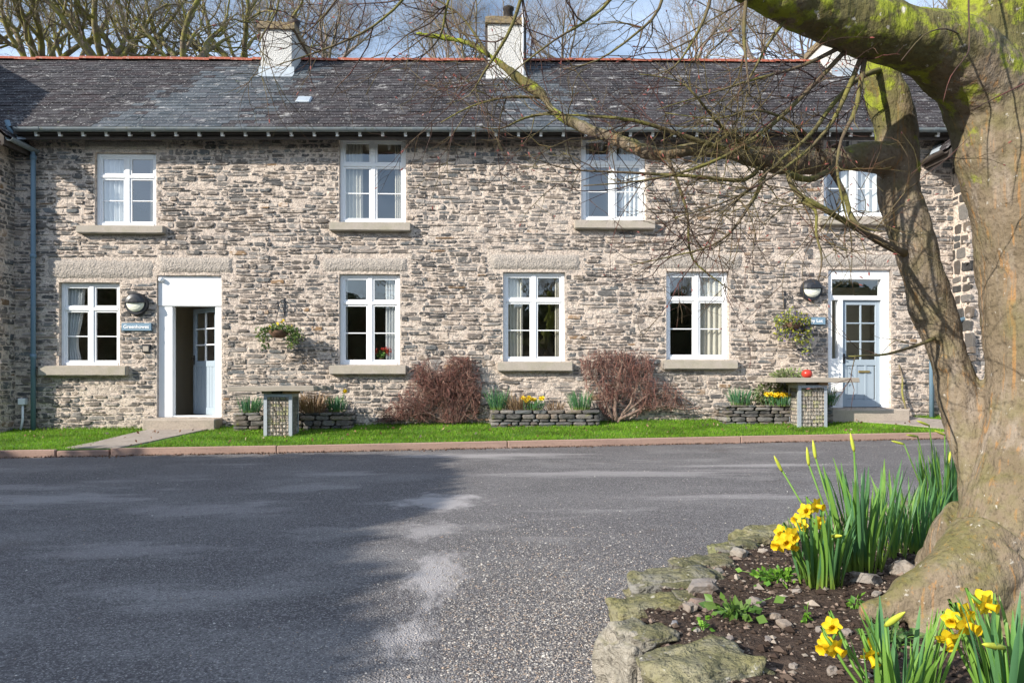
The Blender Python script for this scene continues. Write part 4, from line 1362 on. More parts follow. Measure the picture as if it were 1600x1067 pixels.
# ------------------------------------------------------------------ dry stone planters against the wall
mt['soil'] = material('dark_soil', (.06, .042, .033), .98, [N(8, .4, .7, (.10, .075, .06), .8), N(50, .5, .68, (.025, .018, .015), .8), N(25, .68, .74, (.22, .18, .15), .6)], [('noise', 25, 1, .03), ('noise', 90, .8, .01)], spec=.1)
mt['drystone'] = material('dry_stone', attr=True, rough=.92, layers=[N(12, .45, .7, (.30, .28, .26), .5, stretch=(.6, 1, 1.4)), N(45, .5, .7, (.06, .055, .05), .5), N(6, .62, .72, (.16, .17, .03), .6)], bump=[('noise', 20, .9, .02, (.6, 1, 2)), ('noise', 80, .6, .005)], spec=.2)
def planter(px0, px1, py0, py1, v_front, seed, label):
    r = random.Random(seed)
    (u0, zt), (u1, zb) = on_wall(px0, py0, -v_front), on_wall(px1, py1, -v_front)
    zb -= .1
    t = props(empty('stone_planter', H2W((u0 + u1) / 2, -v_front, zb), HA), label, 'planter')
    W = u1 - u0
    z = zb
    rows = []
    while z < zt - .02:
        h = min(r.uniform(.05, .095), zt - z)
        if zt - z - h < .025: h = zt - z
        for (a0, a1, fx) in ((-W / 2, W / 2, 'f'), (.03, v_front - .03, 'l'), (.03, v_front - .03, 'r')):
            u = a0
            while u < a1 - .03:
                w = r.uniform(.12, .34)
                if a1 - u - w < .09: w = a1 - u
                col = stone_col(r, .85)
                bm = rock_bm(r, (w - .012) / 2 * 1.02, .09 + r.uniform(-.012, .02), (h - .006) / 2 * 1.08, 2 if fx == 'f' else 1, .42, .10, 2.2)
                c = u + w / 2
                mtx = {'f': Matrix.Translation((c, .08 + r.uniform(-.012, .012), z + h / 2 - zb)), 'l': Matrix.Translation((-W / 2 + .08, c + .06, z + h / 2 - zb)) @ Matrix.Rotation(math.pi / 2, 4, 'Z'), 'r': Matrix.Translation((W / 2 - .08, c + .06, z + h / 2 - zb)) @ Matrix.Rotation(math.pi / 2, 4, 'Z')}[fx]
                MB().bm(bm, col, mtx).obj('stone', mt['drystone'], t, cols=True)
                u += w
        z += h
    bm = bmesh.new(); bmesh.ops.create_grid(bm, x_segments=40, y_segments=12, size=.5)
    for q in bm.verts:
        x, y = q.co.x * (W - .2), .12 + (q.co.y + .5) * (v_front - .11)
        q.co = Vector((x, y, zt - zb - .03 + .02 * nz(x * 7, y * 7, seed)))
    MB().bm(bm).obj('soil', mt['soil'], t, smooth=True)
    return zt
zpA = planter(363, 548, 645, 673, .52, 1, 'dry stone planter behind the gabion table nearest the open door')
zpB = planter(766, 938, 641, 664, .50, 2, 'dry stone planter between the two brown dried climbers')
zpC = planter(1131, 1303, 633, 661, .50, 3, 'dry stone planter with yellow flowers beside the panelled blue door')

# ------------------------------------------------------------------ daffodils
LEAFC = [(.10, .235, .085), (.12, .275, .065), (.085, .21, .095), (.16, .31, .055)]
def strap(h, w, lean, curl, twist, col, seg=7, tipw=.25, fold=.25):
    vs, fs, cs = [], [], []
    for i in range(seg + 1):
        t = i / seg
        ang = lean + curl * t * t
        x = h * (t * math.sin(lean) + curl * t ** 3 / 3 * math.cos(lean))
        z = h * (t * math.cos(lean) - max(0, curl) * t ** 3 / 3 * math.sin(lean + .2))
        ww = w * (.75 + .5 * t if t < .5 else 1.0 - (1 - tipw) * ((t - .5) / .5) ** 2.2)
        if i == seg: ww = w * .08
        a = twist * t
        dy, dx = math.cos(a) * ww / 2, math.sin(a) * ww / 2
        vs += [(x - dx, -dy, z), (x + fold * ww * math.cos(a), fold * ww * math.sin(a) * 0, z - .0), (x + dx, dy, z)]
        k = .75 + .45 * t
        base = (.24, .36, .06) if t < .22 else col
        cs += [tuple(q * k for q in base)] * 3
    for i in range(seg):
        q = i * 3
        fs += [(q, q + 1, q + 4, q + 3), (q + 1, q + 2, q + 5, q + 4)]
    return vs, fs, cs
mt['petal'] = material('daffodil_petal', (.80, .60, .02), .55, [N(30, .4, .7, (.85, .68, .05), .6)], spec=.3)
mt['trumpet'] = material('daffodil_trumpet', (.84, .55, .012), .55, [N(40, .4, .7, (.82, .6, .02), .6)], spec=.3)
for k_ in ('petal', 'trumpet'):
    nt_ = mt[k_].node_tree; bs_ = nt_.nodes['Principled BSDF']
    tl = nt_.nodes.new('ShaderNodeBsdfTranslucent'); tl.inputs[0].default_value = (.8, .55, .02, 1); ms = nt_.nodes.new('ShaderNodeMixShader'); ms.inputs[0].default_value = .35
    nt_.links.new(bs_.outputs[0], ms.inputs[1]); nt_.links.new(tl.outputs[0], ms.inputs[2]); nt_.links.new(ms.outputs[0], [n for n in nt_.nodes if n.type == 'OUTPUT_MATERIAL'][0].inputs[0])
mt['stem'] = material('green_stem', (.10, .22, .03), .5, [N(6, .4, .7, (.16, .27, .05), .6)])
mt['bud'] = material('yellow_green_bud', (.40, .46, .06), .5, [N(20, .4, .7, (.55, .52, .04), .7)])
def petals_mesh(s, seed):
    r = random.Random(seed)
    b = MB()
    for k in range(6):
        a = k * math.pi / 3 + r.uniform(-.08, .08)
        back = r.uniform(-.1, .35) * (1 if k % 2 else .6)
        rows = []
        for t, w in ((.08, .10), (.35, .34), (.65, .38), (.88, .2), (1.0, .02)):
            rr_ = t * s
            y = -back * s * t * t
            rows.append([(rr_, y + .05 * s * 0, -w * s), (rr_, y - .06 * s, 0), (rr_, y, w * s)])
        vs_, fs_ = [], []
        for row in rows:
            for x, y, z in row:
                vs_.append((x * math.cos(a) - z * math.sin(a), y + r.uniform(-.02, .02) * s, x * math.sin(a) + z * math.cos(a)))
        for i in range(len(rows) - 1):
            q = i * 3
            fs_ += [(q, q + 1, q + 4, q + 3), (q + 1, q + 2, q + 5, q + 4)]
        b.add(vs_, fs_)
    b.lathe([(.012 * s / .04 * .6, -.02 * s / .04), (.004 * s / .04, -.01 * s / .04 - .3 * s), ], 6, axis='y')
    return b.mesh('flower', mt['petal'], smooth=True)
def trumpet_mesh(s):
    n = 14
    vs_, fs_ = [], []
    prof = [(.22, 0), (.25, .3), (.28, .6), (.36, .82), (.44, .88)]
    for i, (rr_, h) in enumerate(prof):
        for k in range(n):
            a = 2 * math.pi * k / n
            fz = 1 + (.10 * (k % 2 * 2 - 1) if i == len(prof) - 1 else 0)
            vs_.append((rr_ * s * math.cos(a) * fz, h * s, rr_ * s * math.sin(a) * fz))
    for i in range(len(prof) - 1):
        for k in range(n):
            k2 = (k + 1) % n
            fs_.append((i * n + k, i * n + k2, (i + 1) * n + k2, (i + 1) * n + k))
    fs_.append(tuple(range(n)))
    return mk_mesh('trumpet', vs_, fs_, mt['trumpet'], smooth=True)
PET = [petals_mesh(.040, k) for k in range(3)]
TRU = trumpet_mesh(.040)
strap_bank = []
rl = random.Random(9)
for k in range(14):
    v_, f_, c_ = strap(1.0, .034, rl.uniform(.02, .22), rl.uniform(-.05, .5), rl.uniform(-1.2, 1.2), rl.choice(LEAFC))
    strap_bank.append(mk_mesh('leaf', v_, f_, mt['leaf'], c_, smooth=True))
bud_me = MB().lathe([(.004, 0), (.007, .012), (.0085, .035), (.006, .065), (.001, .085)], 8).mesh('bud', mt['bud'], smooth=True)
def daffodil_clump(loc, nleaf, h, spread, flowers, label, seed, buds=(), group=None, leanx=0.0, wsc=1.0):
    """flowers: (dx, dy, z, yaw, pitch) of each head about the foot"""
    r = random.Random(seed)
    t = props(empty('daffodil_clump', loc), label, 'daffodils', group)
    for k in range(nleaf):
        a = r.uniform(0, 6.283); d = spread * math.sqrt(r.random())
        hh = h * r.uniform(.6, 1.08)
        o = ob('leaf', r.choice(strap_bank), t, loc=(math.cos(a) * d, math.sin(a) * d, -.01), rot=(r.uniform(-.11, .11), r.uniform(-.06, .12) + leanx, a + r.uniform(-.9, .9)), scl=(hh * .9, hh * wsc * r.uniform(.8, 1.2) * .55 / max(.3, h) * .8, hh))
    for i, (dx, dy, z, yaw, pitch) in enumerate(flowers):
        r0 = Vector((dx * .25 + r.uniform(-.02, .02), dy * .25, -.01))
        tip = Vector((dx, dy, z))
        f = Vector((math.sin(yaw) * math.cos(pitch), -math.cos(yaw) * math.cos(pitch), math.sin(pitch)))
        neck = tip - f * .035
        mid = r0.lerp(neck, .6) + Vector((0, 0, z * .10))
        pts = [r0, r0.lerp(mid, .5) + Vector((0, 0, .02)), mid, neck + Vector((0, 0, .028)) - f * .012, neck + Vector((0, 0, .012)), tip - f * .012]
        MB().tube(pts, [.0045, .0042, .004, .0038, .0038, .006], 6).obj('stem', mt['stem'], t, smooth=True)
        q = f.to_track_quat('Y', 'Z').to_euler()
        s = r.uniform(.68, .92)
        fl = ob('flower', PET[i % 3], t, loc=tip, rot=q, scl=(s, s, s))
        ob('trumpet', TRU, fl)
    for (dx, dy, z, tx, ty) in buds:
        r0 = Vector((dx * .3, dy * .3, -.01)); tip = Vector((dx, dy, z))
        MB().tube([r0, r0.lerp(tip, .5) + Vector((0, 0, .02)), tip], [.0045, .004, .004], 6).obj('stem', mt['stem'], t, smooth=True)
        ob('bud', bud_me, t, loc=tip - Vector((0, 0, .004)), rot=(tx, ty, 0))
    return t

# ------------------------------------------------------------------ small plants by the house
def clump_mesh(n, h, spread, cols, seed, w=.014, lean=(.02, .45), curl=(0, .5)):
    r = random.Random(seed)
    b = MB()
    for k in range(n):
        hh = h * r.uniform(.55, 1.1)
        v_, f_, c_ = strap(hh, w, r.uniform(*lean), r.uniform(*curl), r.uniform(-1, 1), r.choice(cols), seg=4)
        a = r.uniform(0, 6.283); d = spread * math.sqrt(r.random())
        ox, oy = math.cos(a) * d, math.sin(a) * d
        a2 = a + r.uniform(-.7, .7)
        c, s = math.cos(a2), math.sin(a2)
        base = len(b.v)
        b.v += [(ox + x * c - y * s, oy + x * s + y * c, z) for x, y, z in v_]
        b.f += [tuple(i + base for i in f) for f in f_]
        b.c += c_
    return b
def in_planter(px, py, v): 
    u, z = on_wall(px, py, -v)
    return H2W(u, -v, z)
YC = [(.09, .22, .10), (.11, .26, .09), (.08, .19, .11)]
def small_daff(px, py, v, h, nleaf, spread, nfl, label, seed, flower_h=.9, cols=YC):
    p = in_planter(px, py, v)
    t = props(empty('daffodil_clump', p), label, 'daffodils')
    clump_mesh(nleaf, h, spread, cols, seed).obj('leaves', mt['leaf'], t, cols=True)
    r = random.Random(seed)
    for k in range(nfl):
        a = r.uniform(0, 6.28); d = spread * 1.1 * math.sqrt(r.random())
        tip = Vector((math.cos(a) * d, math.sin(a) * d * .7 - .04, h * flower_h * r.uniform(.8, 1.12)))
        f = ob('flower', PET[k % 3], t, loc=tip, rot=(r.uniform(-.3, .3), 0, math.pi + r.uniform(-.9, .9)), scl=(1.15, 1.15, 1.15))
        ob('trumpet', TRU, f)
        MB().tube([tip * .2, tip - Vector((0, -.02, .01))], .005, 5).obj('stem', mt['stem'], t)
    return t
small_daff(391, 646, .3, .34, 110, .17, 0, 'upright green daffodil leaves left in the planter by the open door', 1)
small_daff(527, 643, .3, .30, 90, .15, 1, 'daffodil leaves with a single tall yellow bloom in the planter by the open door', 2, 1.5)
small_daff(779, 640, .3, .40, 120, .15, 0, 'blue green daffodil leaves beside the brown sedge in the middle planter', 3)
small_daff(832, 640, .38, .22, 70, .2, 13, 'low yellow daffodils in full bloom in the planter between the climbers', 4)
small_daff(907, 640, .3, .38, 110, .17, 0, 'blue green daffodil leaves at the climber end of the middle planter', 5)
small_daff(1158, 634, .3, .36, 120, .19, 0, 'dense green daffodil leaves in the planter beside the variegated shrub', 6)
small_daff(1216, 634, .40, .22, 90, .23, 26, 'dense yellow blooms behind the gabion table with the red ornament', 7)
small_daff(1296, 633, .3, .36, 60, .11, 0, 'green leaves between the gabion table and the panelled blue door', 8)
def dry_sedge(px, py, v, h, n, spread, label, seed):
    p = in_planter(px, py, v)
    cols = [(.36, .25, .14), (.28, .18, .10), (.44, .32, .19), (.22, .14, .09)]
    b = clump_mesh(n, h, spread, cols, seed, .012, (.05, .7), (.0, 1.2))
    b.c = [tuple(c) if c[1] < c[0] else (.30, .21, .12) for c in b.c]
    props(b.obj('dry_sedge', mt['leaf'], cols=True, loc=p), label, 'plant')
dry_sedge(488, 646, .3, .44, 260, .22, 'dead straw coloured sedge clump behind the gabion table', 11)
dry_sedge(806, 641, .28, .36, 140, .16, 'dead brown sedge clump beside low yellow daffodils', 12)
dry_sedge(868, 641, .28, .2, 60, .16, 'sparse dead stems in the middle planter', 13)
def bush(px, py, v, rx, ry, rz_, n, size, cols, label, seed, name='shrub', stems=8):
    p = in_planter(px, py, v)
    rs = np.random.RandomState(seed)
    q = rs.normal(size=(n, 3)); q /= np.linalg.norm(q, axis=1)[:, None]
    q *= rs.uniform(.35, 1, (n, 1)) ** .6
    q = q * np.array([rx, ry, rz_]) * (1 + .3 * np.array([nz(a[0] * 2, a[1] * 2, a[2] * 2 + seed) for a in q]))[:, None]
    q[:, 2] += rz_
    t = props(empty(name, p), label, 'shrub')
    ob('foliage', leaf_cloud(q, size, pick(*cols), seed, 'foliage', mt['leaf']), t)
    b = MB()
    r = random.Random(seed)
    for k in range(stems):
        e = q[r.randrange(n)]
        b.tube([(0, 0, -.03), (e[0] * .4, e[1] * .4, e[2] * .5), tuple(e)], [.006, .004, .002], 4)
    b.obj('stems', mt['wood_dark'], t)
VAR = [(.30, .33, .18), (.45, .47, .30), (.14, .22, .07), (.22, .28, .10)]
bush(1196, 634, .25, .26, .16, .21, 420, .035, VAR, 'variegated cream and green shrub in the planter beside yellow blooms', 21)
bush(1232, 612, .18, .40, .14, .22, 600, .035, VAR, 'variegated shrub rising above the gabion table with the red ornament', 22)

# ------------------------------------------------------------------ leafless climbers against the wall
mt['climber'] = material('dry_climber_stems', attr=True, rough=.9)
def climber(px, py, poly, n, seed, label, stems, runner=None):
    u0, z0 = on_wall(px, py, -.15)
    t = props(empty('dry_climber', H2W(u0, -.15, z0), HA), label, 'climber')
    r = random.Random(seed)
    pl = [Vector((on_wall(a, c, -.15)[0] - u0, on_wall(a, c, -.15)[1] - z0)) for a, c in poly]
    x0, x1 = min(p.x for p in pl), max(p.x for p in pl); y0, y1 = min(p.y for p in pl), max(p.y for p in pl)
    def loc(a, c):
        q = on_wall(a, c, -.15); return Vector((q[0] - u0, 0, q[1] - z0))
    for ch in stems:
        ps = [loc(a, c) for a, c in ch[0]]
        pts = []
        for i in range(len(ps) - 1):
            for k in range(4):
                q = ps[i].lerp(ps[i + 1], k / 4); pts.append(q + Vector((r.uniform(-.015, .015), r.uniform(-.03, .03), 0)))
        pts.append(ps[-1])
        m = len(pts)
        MB().tube(pts, [ch[1] * (1 - .6 * i / m) for i in range(m)], 8, col=(.24, .17, .135)).obj('main_stem', mt['climber'], t, smooth=True, cols=True)
    b = MB()
    k = 0
    while k < n:
        x, z = r.uniform(x0, x1), r.uniform(y0, y1)
        if not in_poly(x, z, pl): continue
        dens = .42 + 1.5 * nz(x * 4.2, z * 2.2, seed)
        if r.random() > dens + .1: continue
        k += 1
        p = Vector((x, r.uniform(-.14, .12), z))
        out = (x - (x0 + x1) / 2) / (x1 - x0)
        d = Vector((r.gauss(0, .75) + out * .6, r.gauss(0, .25), r.choice((1, -1, -1)))).normalized()
        pts = [p.copy()]
        ln = r.uniform(.14, .5)
        sg = r.randint(4, 7)
        for j in range(sg):
            d = (d + Vector((r.gauss(0, .42), r.gauss(0, .25), r.gauss(-.12, .36)))).normalized()
            q = p + d * ln / sg
            if not in_poly(q.x, q.z, pl) and r.random() < .75: break
            p = q
            p.y = max(-.26, min(.13, p.y)); p.z = max(p.z, .01)
            pts.append(p.copy())
        if len(pts) < 2: continue
        c = r.choice([(.19, .085, .068), (.23, .12, .095), (.12, .056, .045), (.30, .175, .135), (.15, .088, .075), (.23, .10, .08), (.08, .044, .038)])
        r0 = r.uniform(.002, .006)
        b.tube(pts, [r0 * (1 - .6 * j / sg) for j in range(len(pts))], 3, cap=False, col=c)
    o = b.obj('twigs', mt['climber'], t, cols=True)
    o['kind'] = 'stuff'
    return t
climber(712, 660, [(642, 566), (690, 556), (746, 558), (754, 600), (748, 656), (700, 662), (640, 656), (588, 660), (606, 634), (636, 600)], 2300, 5, 'dense brown leafless climber between the red flower window and the middle planter',
        [([(712, 664), (716, 630), (725, 600), (722, 566)], .03), ([(708, 664), (700, 630), (680, 600), (668, 570)], .026), ([(705, 664), (670, 645), (630, 648), (600, 656)], .02), ([(718, 664), (735, 630), (738, 590), (735, 565)], .022)])
climber(962, 655, [(904, 562), (930, 547), (1000, 546), (1032, 556), (1018, 584), (1058, 604), (1094, 640), (1010, 642), (985, 655), (945, 652), (916, 612)], 1350, 6, 'brown leafless climber with a long runner beyond the middle planter',
        [([(962, 660), (962, 620), (968, 585), (975, 552)], .04), ([(958, 660), (945, 620), (925, 585), (915, 560)], .03), ([(964, 660), (985, 630), (1000, 590), (1015, 558)], .024), ([(964, 656), (1000, 640), (1040, 634), (1070, 640), (1097, 637)], .032), ([(970, 650), (1015, 615), (1050, 612), (1080, 630)], .018)])
# the stick leaning on the wall beyond the blue door
p0, p1 = in_planter(1416, 654, .2), in_planter(1406, 570, .02)
pts = [p0.lerp(p1, k / 8) + Vector((.02 * math.sin(k * 1.3), 0, 0)) for k in range(9)]
props(MB().tube(pts, [.022 - .001 * k for k in range(9)], 7).obj('stick', mt['bark_moss'], smooth=True), 'crooked bare stick leaning on the wall beside the panelled door', 'stick')

# ------------------------------------------------------------------ hanging baskets
mt['coir'] = material('coir_liner', (.13, .075, .05), .95, [N(20, .4, .7, (.2, .13, .08), .7)], [('noise', 40, .8, .01)])
def basket(px, py, br_px, seed, label, cols, trail, n, rad, flowers):
    u, z = on_wall(px, py, -.34)
    t = props(empty('hanging_basket', H2W(u, -.34, z), HA), label, 'hanging basket')
    r = random.Random(seed)
    MB().lathe([(.02, -.13), (.10, -.115), (.16, -.06), (.185, .0), (.175, .01), (.15, -.01), (.02, -.03)], 20).obj('bowl', mt['coir'], t, smooth=True)
    bu, bz = on_wall(br_px[0], br_px[1], -.02)
    top = Vector((0, 0, .42))
    b = MB()
    b.box(-.015, .015, .325, .34, .3, .62); b.tube([(0, .33, .58), (0, .15, .56), (0, 0, .5), (0, -.03, .46), (0, 0, .44)], .008, 6); b.tube([(0, .33, .34), (0, .18, .5), (0, .1, .545)], .006, 6)
    b.obj('bracket', mt['black'], t)
    b = MB()
    for k in range(3):
        a = k * 2.094 + .4
        b.tube([(0, 0, .44), (math.cos(a) * .18, math.sin(a) * .18, .0)], .004, 4)
    b.obj('chains', mt['black'], t)
    rs = np.random.RandomState(seed)
    pts = []
    for k in range(n):
        a = rs.uniform(0, 6.283); d = rad * math.sqrt(rs.rand())
        pts.append((math.cos(a) * d, math.sin(a) * d * .8, -.03 + (.2 if rad < .3 else .34) * rs.rand() * (1 - d / rad * .6)))
    for (dx, ln, m_) in trail:
        a0 = rs.uniform(-.5, .5)
        for k in range(m_):
            s = rs.rand()
            pts.append((dx * (1 + .18 * math.sin(s * 4 + a0)) + rs.normal(0, .035), -.03 + rs.normal(0, .06), .06 - s * ln + rs.normal(0, .02)))
    ob('foliage', leaf_cloud(pts, .030, pick(*cols), seed, 'foliage', mt['leaf'], droop=.5), t)
    for k in range(flowers):
        a = r.uniform(0, 6.28); d = r.uniform(.02, rad)
        fl = ob('flower', PET[k % 3], t, loc=(math.cos(a) * d, -abs(math.sin(a)) * d * .7, r.uniform(.06, .2)), rot=(U(-.4, .4), 0, math.pi + U(-1, 1)), scl=(.6, .6, .6))
    return t
basket(436, 517, (442, 465), 3, 'brown hanging basket with trailing ivy between the open door and red flower window',
       [(.12, .20, .04), (.08, .14, .04), (.20, .26, .06), (.05, .10, .03)], [(-.28, .36, 80), (-.22, .2, 60), (.26, .38, 130), (.33, .3, 70), (.2, .26, 80)], 330, .27, 6)
basket(1238, 505, (1218, 440), 4, 'overgrown hanging basket with yellow leaves and purple blooms beside the lettered sign',
       [(.42, .42, .05), (.30, .34, .06), (.12, .18, .06), (.26, .27, .18), (.16, .13, .28)], [(.16, .45, 220), (.24, .64, 190), (-.22, .38, 120), (.03, .36, 200), (-.1, .3, 150), (.2, .3, 160)], 620, .33, 4)

# red flowers in a pot on the inside sill
u, z = on_wall(596, 569, .17)
fp = props(empty('potted_flowers', H2W(u, .17, WINS[5][2] + .02), HA), 'red flowers in a small pot standing inside the ground floor window', 'flowers')
MB().lathe([(.035, 0), (.045, .1), (.05, .11), (.04, .11)], 14).obj('pot', mt['coir'], fp, smooth=True)
rs = np.random.RandomState(8)
mt['redpet'] = material('red_petal', (.62, .07, .04), .5)
ob('leaves', leaf_cloud([(rs.normal(.03, .05), rs.normal(0, .03), .12 + .14 * rs.rand()) for _ in range(60)], .03, pick((.12, .25, .05), (.07, .16, .04)), 2, 'leaves', mt['leaf']), fp)
for c in ((-.15, .20), (.10, .22), (.05, .27), (-.11, .24), (.12, .26)):
    ob('bloom', leaf_cloud([(c[0] + rs.normal(0, .028), rs.normal(-.02, .02), c[1] + rs.normal(0, .025)) for _ in range(26)], .022, pick((.65, .06, .04), (.75, .14, .08)), int(c[1] * 100), 'bloom', mt['leaf']), fp)
    MB().tube([(0, 0, .08), (c[0], -.02, c[1])], .004, 5).obj('stem', mt['stem'], fp)

# ------------------------------------------------------------------ raised bed in front: stone edging, soil
EDGE = [(.80, 1.25), (.66, 1.68), (.52, 2.12), (.43, 2.46), (.585, 2.86), (.70, 3.16), (.93, 3.44), (1.16, 3.74), (1.43, 3.98), (1.78, 4.2), (2.18, 4.4), (2.6, 4.58), (3.0, 4.68), (3.5, 4.68), (4.0, 4.5), (4.4, 4.0), (4.6, 3.2), (4.5, 2.2), (4.1, 1.4), (3.3, .95), (2.3, .8), (1.4, .85)]
EP = [Vector(e) for e in EDGE]
def soil_z(x, y):
    d = math.hypot(x - 1.78, y - 2.5)
    return .195 + .09 * max(0, 1 - d / 1.5) + .018 * nz(x * 4, y * 4) + .012 * nz(x * 11, y * 11)
vs, fs, idx = [], [], {}
nx_, ny_ = 150, 150
for j in range(ny_ + 1):
    for i in range(nx_ + 1):
        x, y = .3 + 4.4 * i / nx_, .7 + 4.1 * j / ny_
        vs.append((x, y, soil_z(x, y) + .006 * nz(x * 40, y * 40)))
for j in range(ny_):
    for i in range(nx_):
        a = j * (nx_ + 1) + i
        if in_poly(vs[a][0] + .014, vs[a][1] + .014, EP): fs.append((a, a + 1, a + nx_ + 2, a + nx_ + 1))
props(ob('flower_bed', mk_mesh('flower_bed', vs, fs, mt['soil'], smooth=True)), kind='structure')
mt['edge_stone'] = material('mossy_edge_stone', attr=True, rough=.92, layers=[
    N(9, .42, .66, (.21, .20, .17), .75), N(4, .46, .60, (.125, .12, .038), .75, detail=6), dict(kind='up', scale=6, lo=1.75, hi=2.2, amt=2.2, col=(.15, .14, .045), fac=.6),
    N(26, .62, .68, (.55, .53, .48), .7, detail=6), N(55, .5, .7, (.045, .04, .035), .65)],
    bump=[('noise', 12, 1, .05, (1, 1, 2)), ('noise', 45, .8, .012), ('vor', 16, .4, .02)], spec=.2)
edging = props(empty('bed_edging', (.6, 2.6, 0)), 'rough mossy stone edging round the raised flower bed', 'edging')
re_ = random.Random(4)
def edge_stone(x, y, z, sx, sy, sz, rz, col, tilt=0, sq=.46, amp=.30):
    bm = rock_bm(re_, sx, sy, sz, 4, sq, amp, 1.3)
    for q in bm.verts:                # split faces and ledges
        c = q.co
        c.z += .016 * noise.noise(Vector((c.x * 12, c.y * 12, c.z * 30)))
        c.x += .008 * noise.noise(Vector((c.x * 20, c.y * 20, c.z * 60 + 3)))
    m = MB().bm(bm, col)
    o = m.obj('stone', mt['edge_stone'], edging, smooth=True, cols=True)
    o.location = Vector((x, y, z)) - Vector(edging.location); o.rotation_euler = (tilt, re_.uniform(-.1, .1), rz)
    return o
ES = [  # x, y, z centre, half sizes, yaw, colour
    (.60, 2.13, .13, .17, .13, .125, .3, (.27, .25, .16), -.08), (.43, 2.43, .11, .11, .115, .115, .5, (.34, .31, .26), .0),
    (.55, 2.79, .17, .15, .085, .055, .2, (.25, .23, .12), .05), (.50, 2.72, .06, .11, .09, .07, .1, (.26, .24, .17), 0), (.72, 3.10, .20, .185, .10, .042, .06, (.24, .23, .21), .06), (.66, 3.06, .09, .16, .10, .07, .2, (.22, .2, .12), 0),
    (.93, 3.36, .185, .16, .10, .05, .35, (.25, .22, .17), .0), (.88, 3.34, .07, .15, .1, .07, .4, (.2, .19, .12), 0), (1.18, 3.70, .175, .15, .09, .055, .5, (.24, .25, .13), .05), (1.13, 3.66, .06, .14, .09, .06, .5, (.25, .22, .14), 0), (1.45, 3.98, .18, .18, .10, .07, .3, (.28, .26, .15), 0), (1.38, 3.9, .06, .17, .1, .07, .4, (.26, .24, .16), 0),
    (1.80, 4.2, .16, .19, .11, .085, .4, (.28, .26, .2), 0), (2.18, 4.4, .16, .18, .12, .09, .4, (.27, .24, .2), 0), (2.58, 4.58, .18, .2, .12, .10, .3, (.3, .27, .22), 0), (2.98, 4.66, .19, .2, .12, .1, .1, (.33, .29, .25), 0), (3.4, 4.68, .18, .2, .12, .1, 0, (.3, .27, .22), 0), (3.85, 4.56, .18, .2, .12, .1, -.3, (.3, .27, .22), 0),
    (4.25, 4.2, .18, .2, .13, .1, -.8, (.3, .27, .22), 0), (4.5, 3.6, .18, .26, .13, .1, -1.3, (.3, .27, .22), 0), (4.56, 3.0, .18, .26, .13, .1, -1.5, (.3, .27, .22), 0), (4.5, 2.3, .18, .28, .13, .1, -1.7, (.3, .27, .22), 0), (4.2, 1.6, .18, .28, .13, .1, -2.2, (.3, .27, .22), 0), (3.6, 1.1, .18, .28, .13, .1, -2.6, (.3, .27, .22), 0), (2.9, .86, .18, .28, .13, .1, 0, (.3, .27, .22), 0), (2.2, .8, .18, .28, .13, .1, 0, (.3, .27, .22), 0), (1.6, .84, .16, .26, .13, .1, 0, (.28, .26, .2), 0),
    (1.12, .98, .15, .2, .14, .1, -.6, (.28, .26, .18), 0), (.84, 1.36, .14, .2, .14, .11, -1.1, (.27, .25, .18), 0), (.70, 1.76, .13, .19, .14, .12, -1.2, (.27, .25, .18), 0)]
for x, y, z, sx, sy, sz, rz, c, tl_ in ES: edge_stone(x, y, z, sx, sy, sz, rz, c, tl_)
for k in range(2, 10):
    for q in range(3):
        a_, b_ = EP[k], EP[min(k + 1, 12)]
        c_ = a_.lerp(b_, re_.random())
        g_ = re_.choice([(.17, .165, .155), (.22, .2, .17), (.13, .125, .12), (.24, .2, .14)])
        edge_stone(c_.x + re_.uniform(.0, .11), c_.y + re_.uniform(-.12, .02), re_.uniform(.19, .235), re_.uniform(.045, .1), re_.uniform(.035, .06), re_.uniform(.014, .028), re_.uniform(-.4, .9), g_, re_.uniform(-.15, .15), .5, .3)
# loose stones lying on the soil
mt['pebble'] = material('bed_pebble', attr=True, rough=.9, layers=[N(30, .45, .7, (.22, .18, .15), .6), N(12, .5, .62, (.09, .065, .05), .75)], bump=[('noise', 40, .8, .012)])
def soil_pt(px, py):
    z = .22
    for _ in range(8):
        p = on_z(px, py, z); z = soil_z(p.x, p.y)
    return p
LOOSE = [(1154, 868, 24, (.42, .38, .33)), (1122, 897, 22, (.40, .35, .30)), (1100, 922, 44, (.30, .27, .25)), (1096, 949, 36, (.30, .22, .19)), (1078, 952, 22, (.33, .28, .24)), (1226, 979, 26, (.34, .28, .23)), (1212, 965, 18, (.36, .3, .25)), (1088, 986, 11, (.5, .46, .42)), (1054, 975, 12, (.3, .3, .32)), (1186, 1052, 16, (.40, .36, .33)), (1165, 1033, 14, (.4, .36, .33)), (1240, 1042, 13, (.34, .3, .27)), (1182, 944, 24, (.28, .25, .23)), (1410, 896, 40, (.42, .37, .32)), (1352, 911, 44, (.33, .30, .27)), (1458, 860, 26, (.52, .47, .43)), (1282, 985, 16, (.3, .27, .25)), (1322, 990, 20, (.36, .31, .28)), (1200, 1000, 12, (.3, .26, .24)), (1140, 1000, 13, (.28, .24, .22)), (1245, 925, 14, (.36, .32, .29)), (1192, 863, 16, (.4, .35, .3)), (1176, 853, 14, (.42, .36, .3)), (1300, 1050, 18, (.3, .26, .23)), (1060, 905, 18, (.3, .27, .22)), (1370, 930, 16, (.33, .3, .27))]
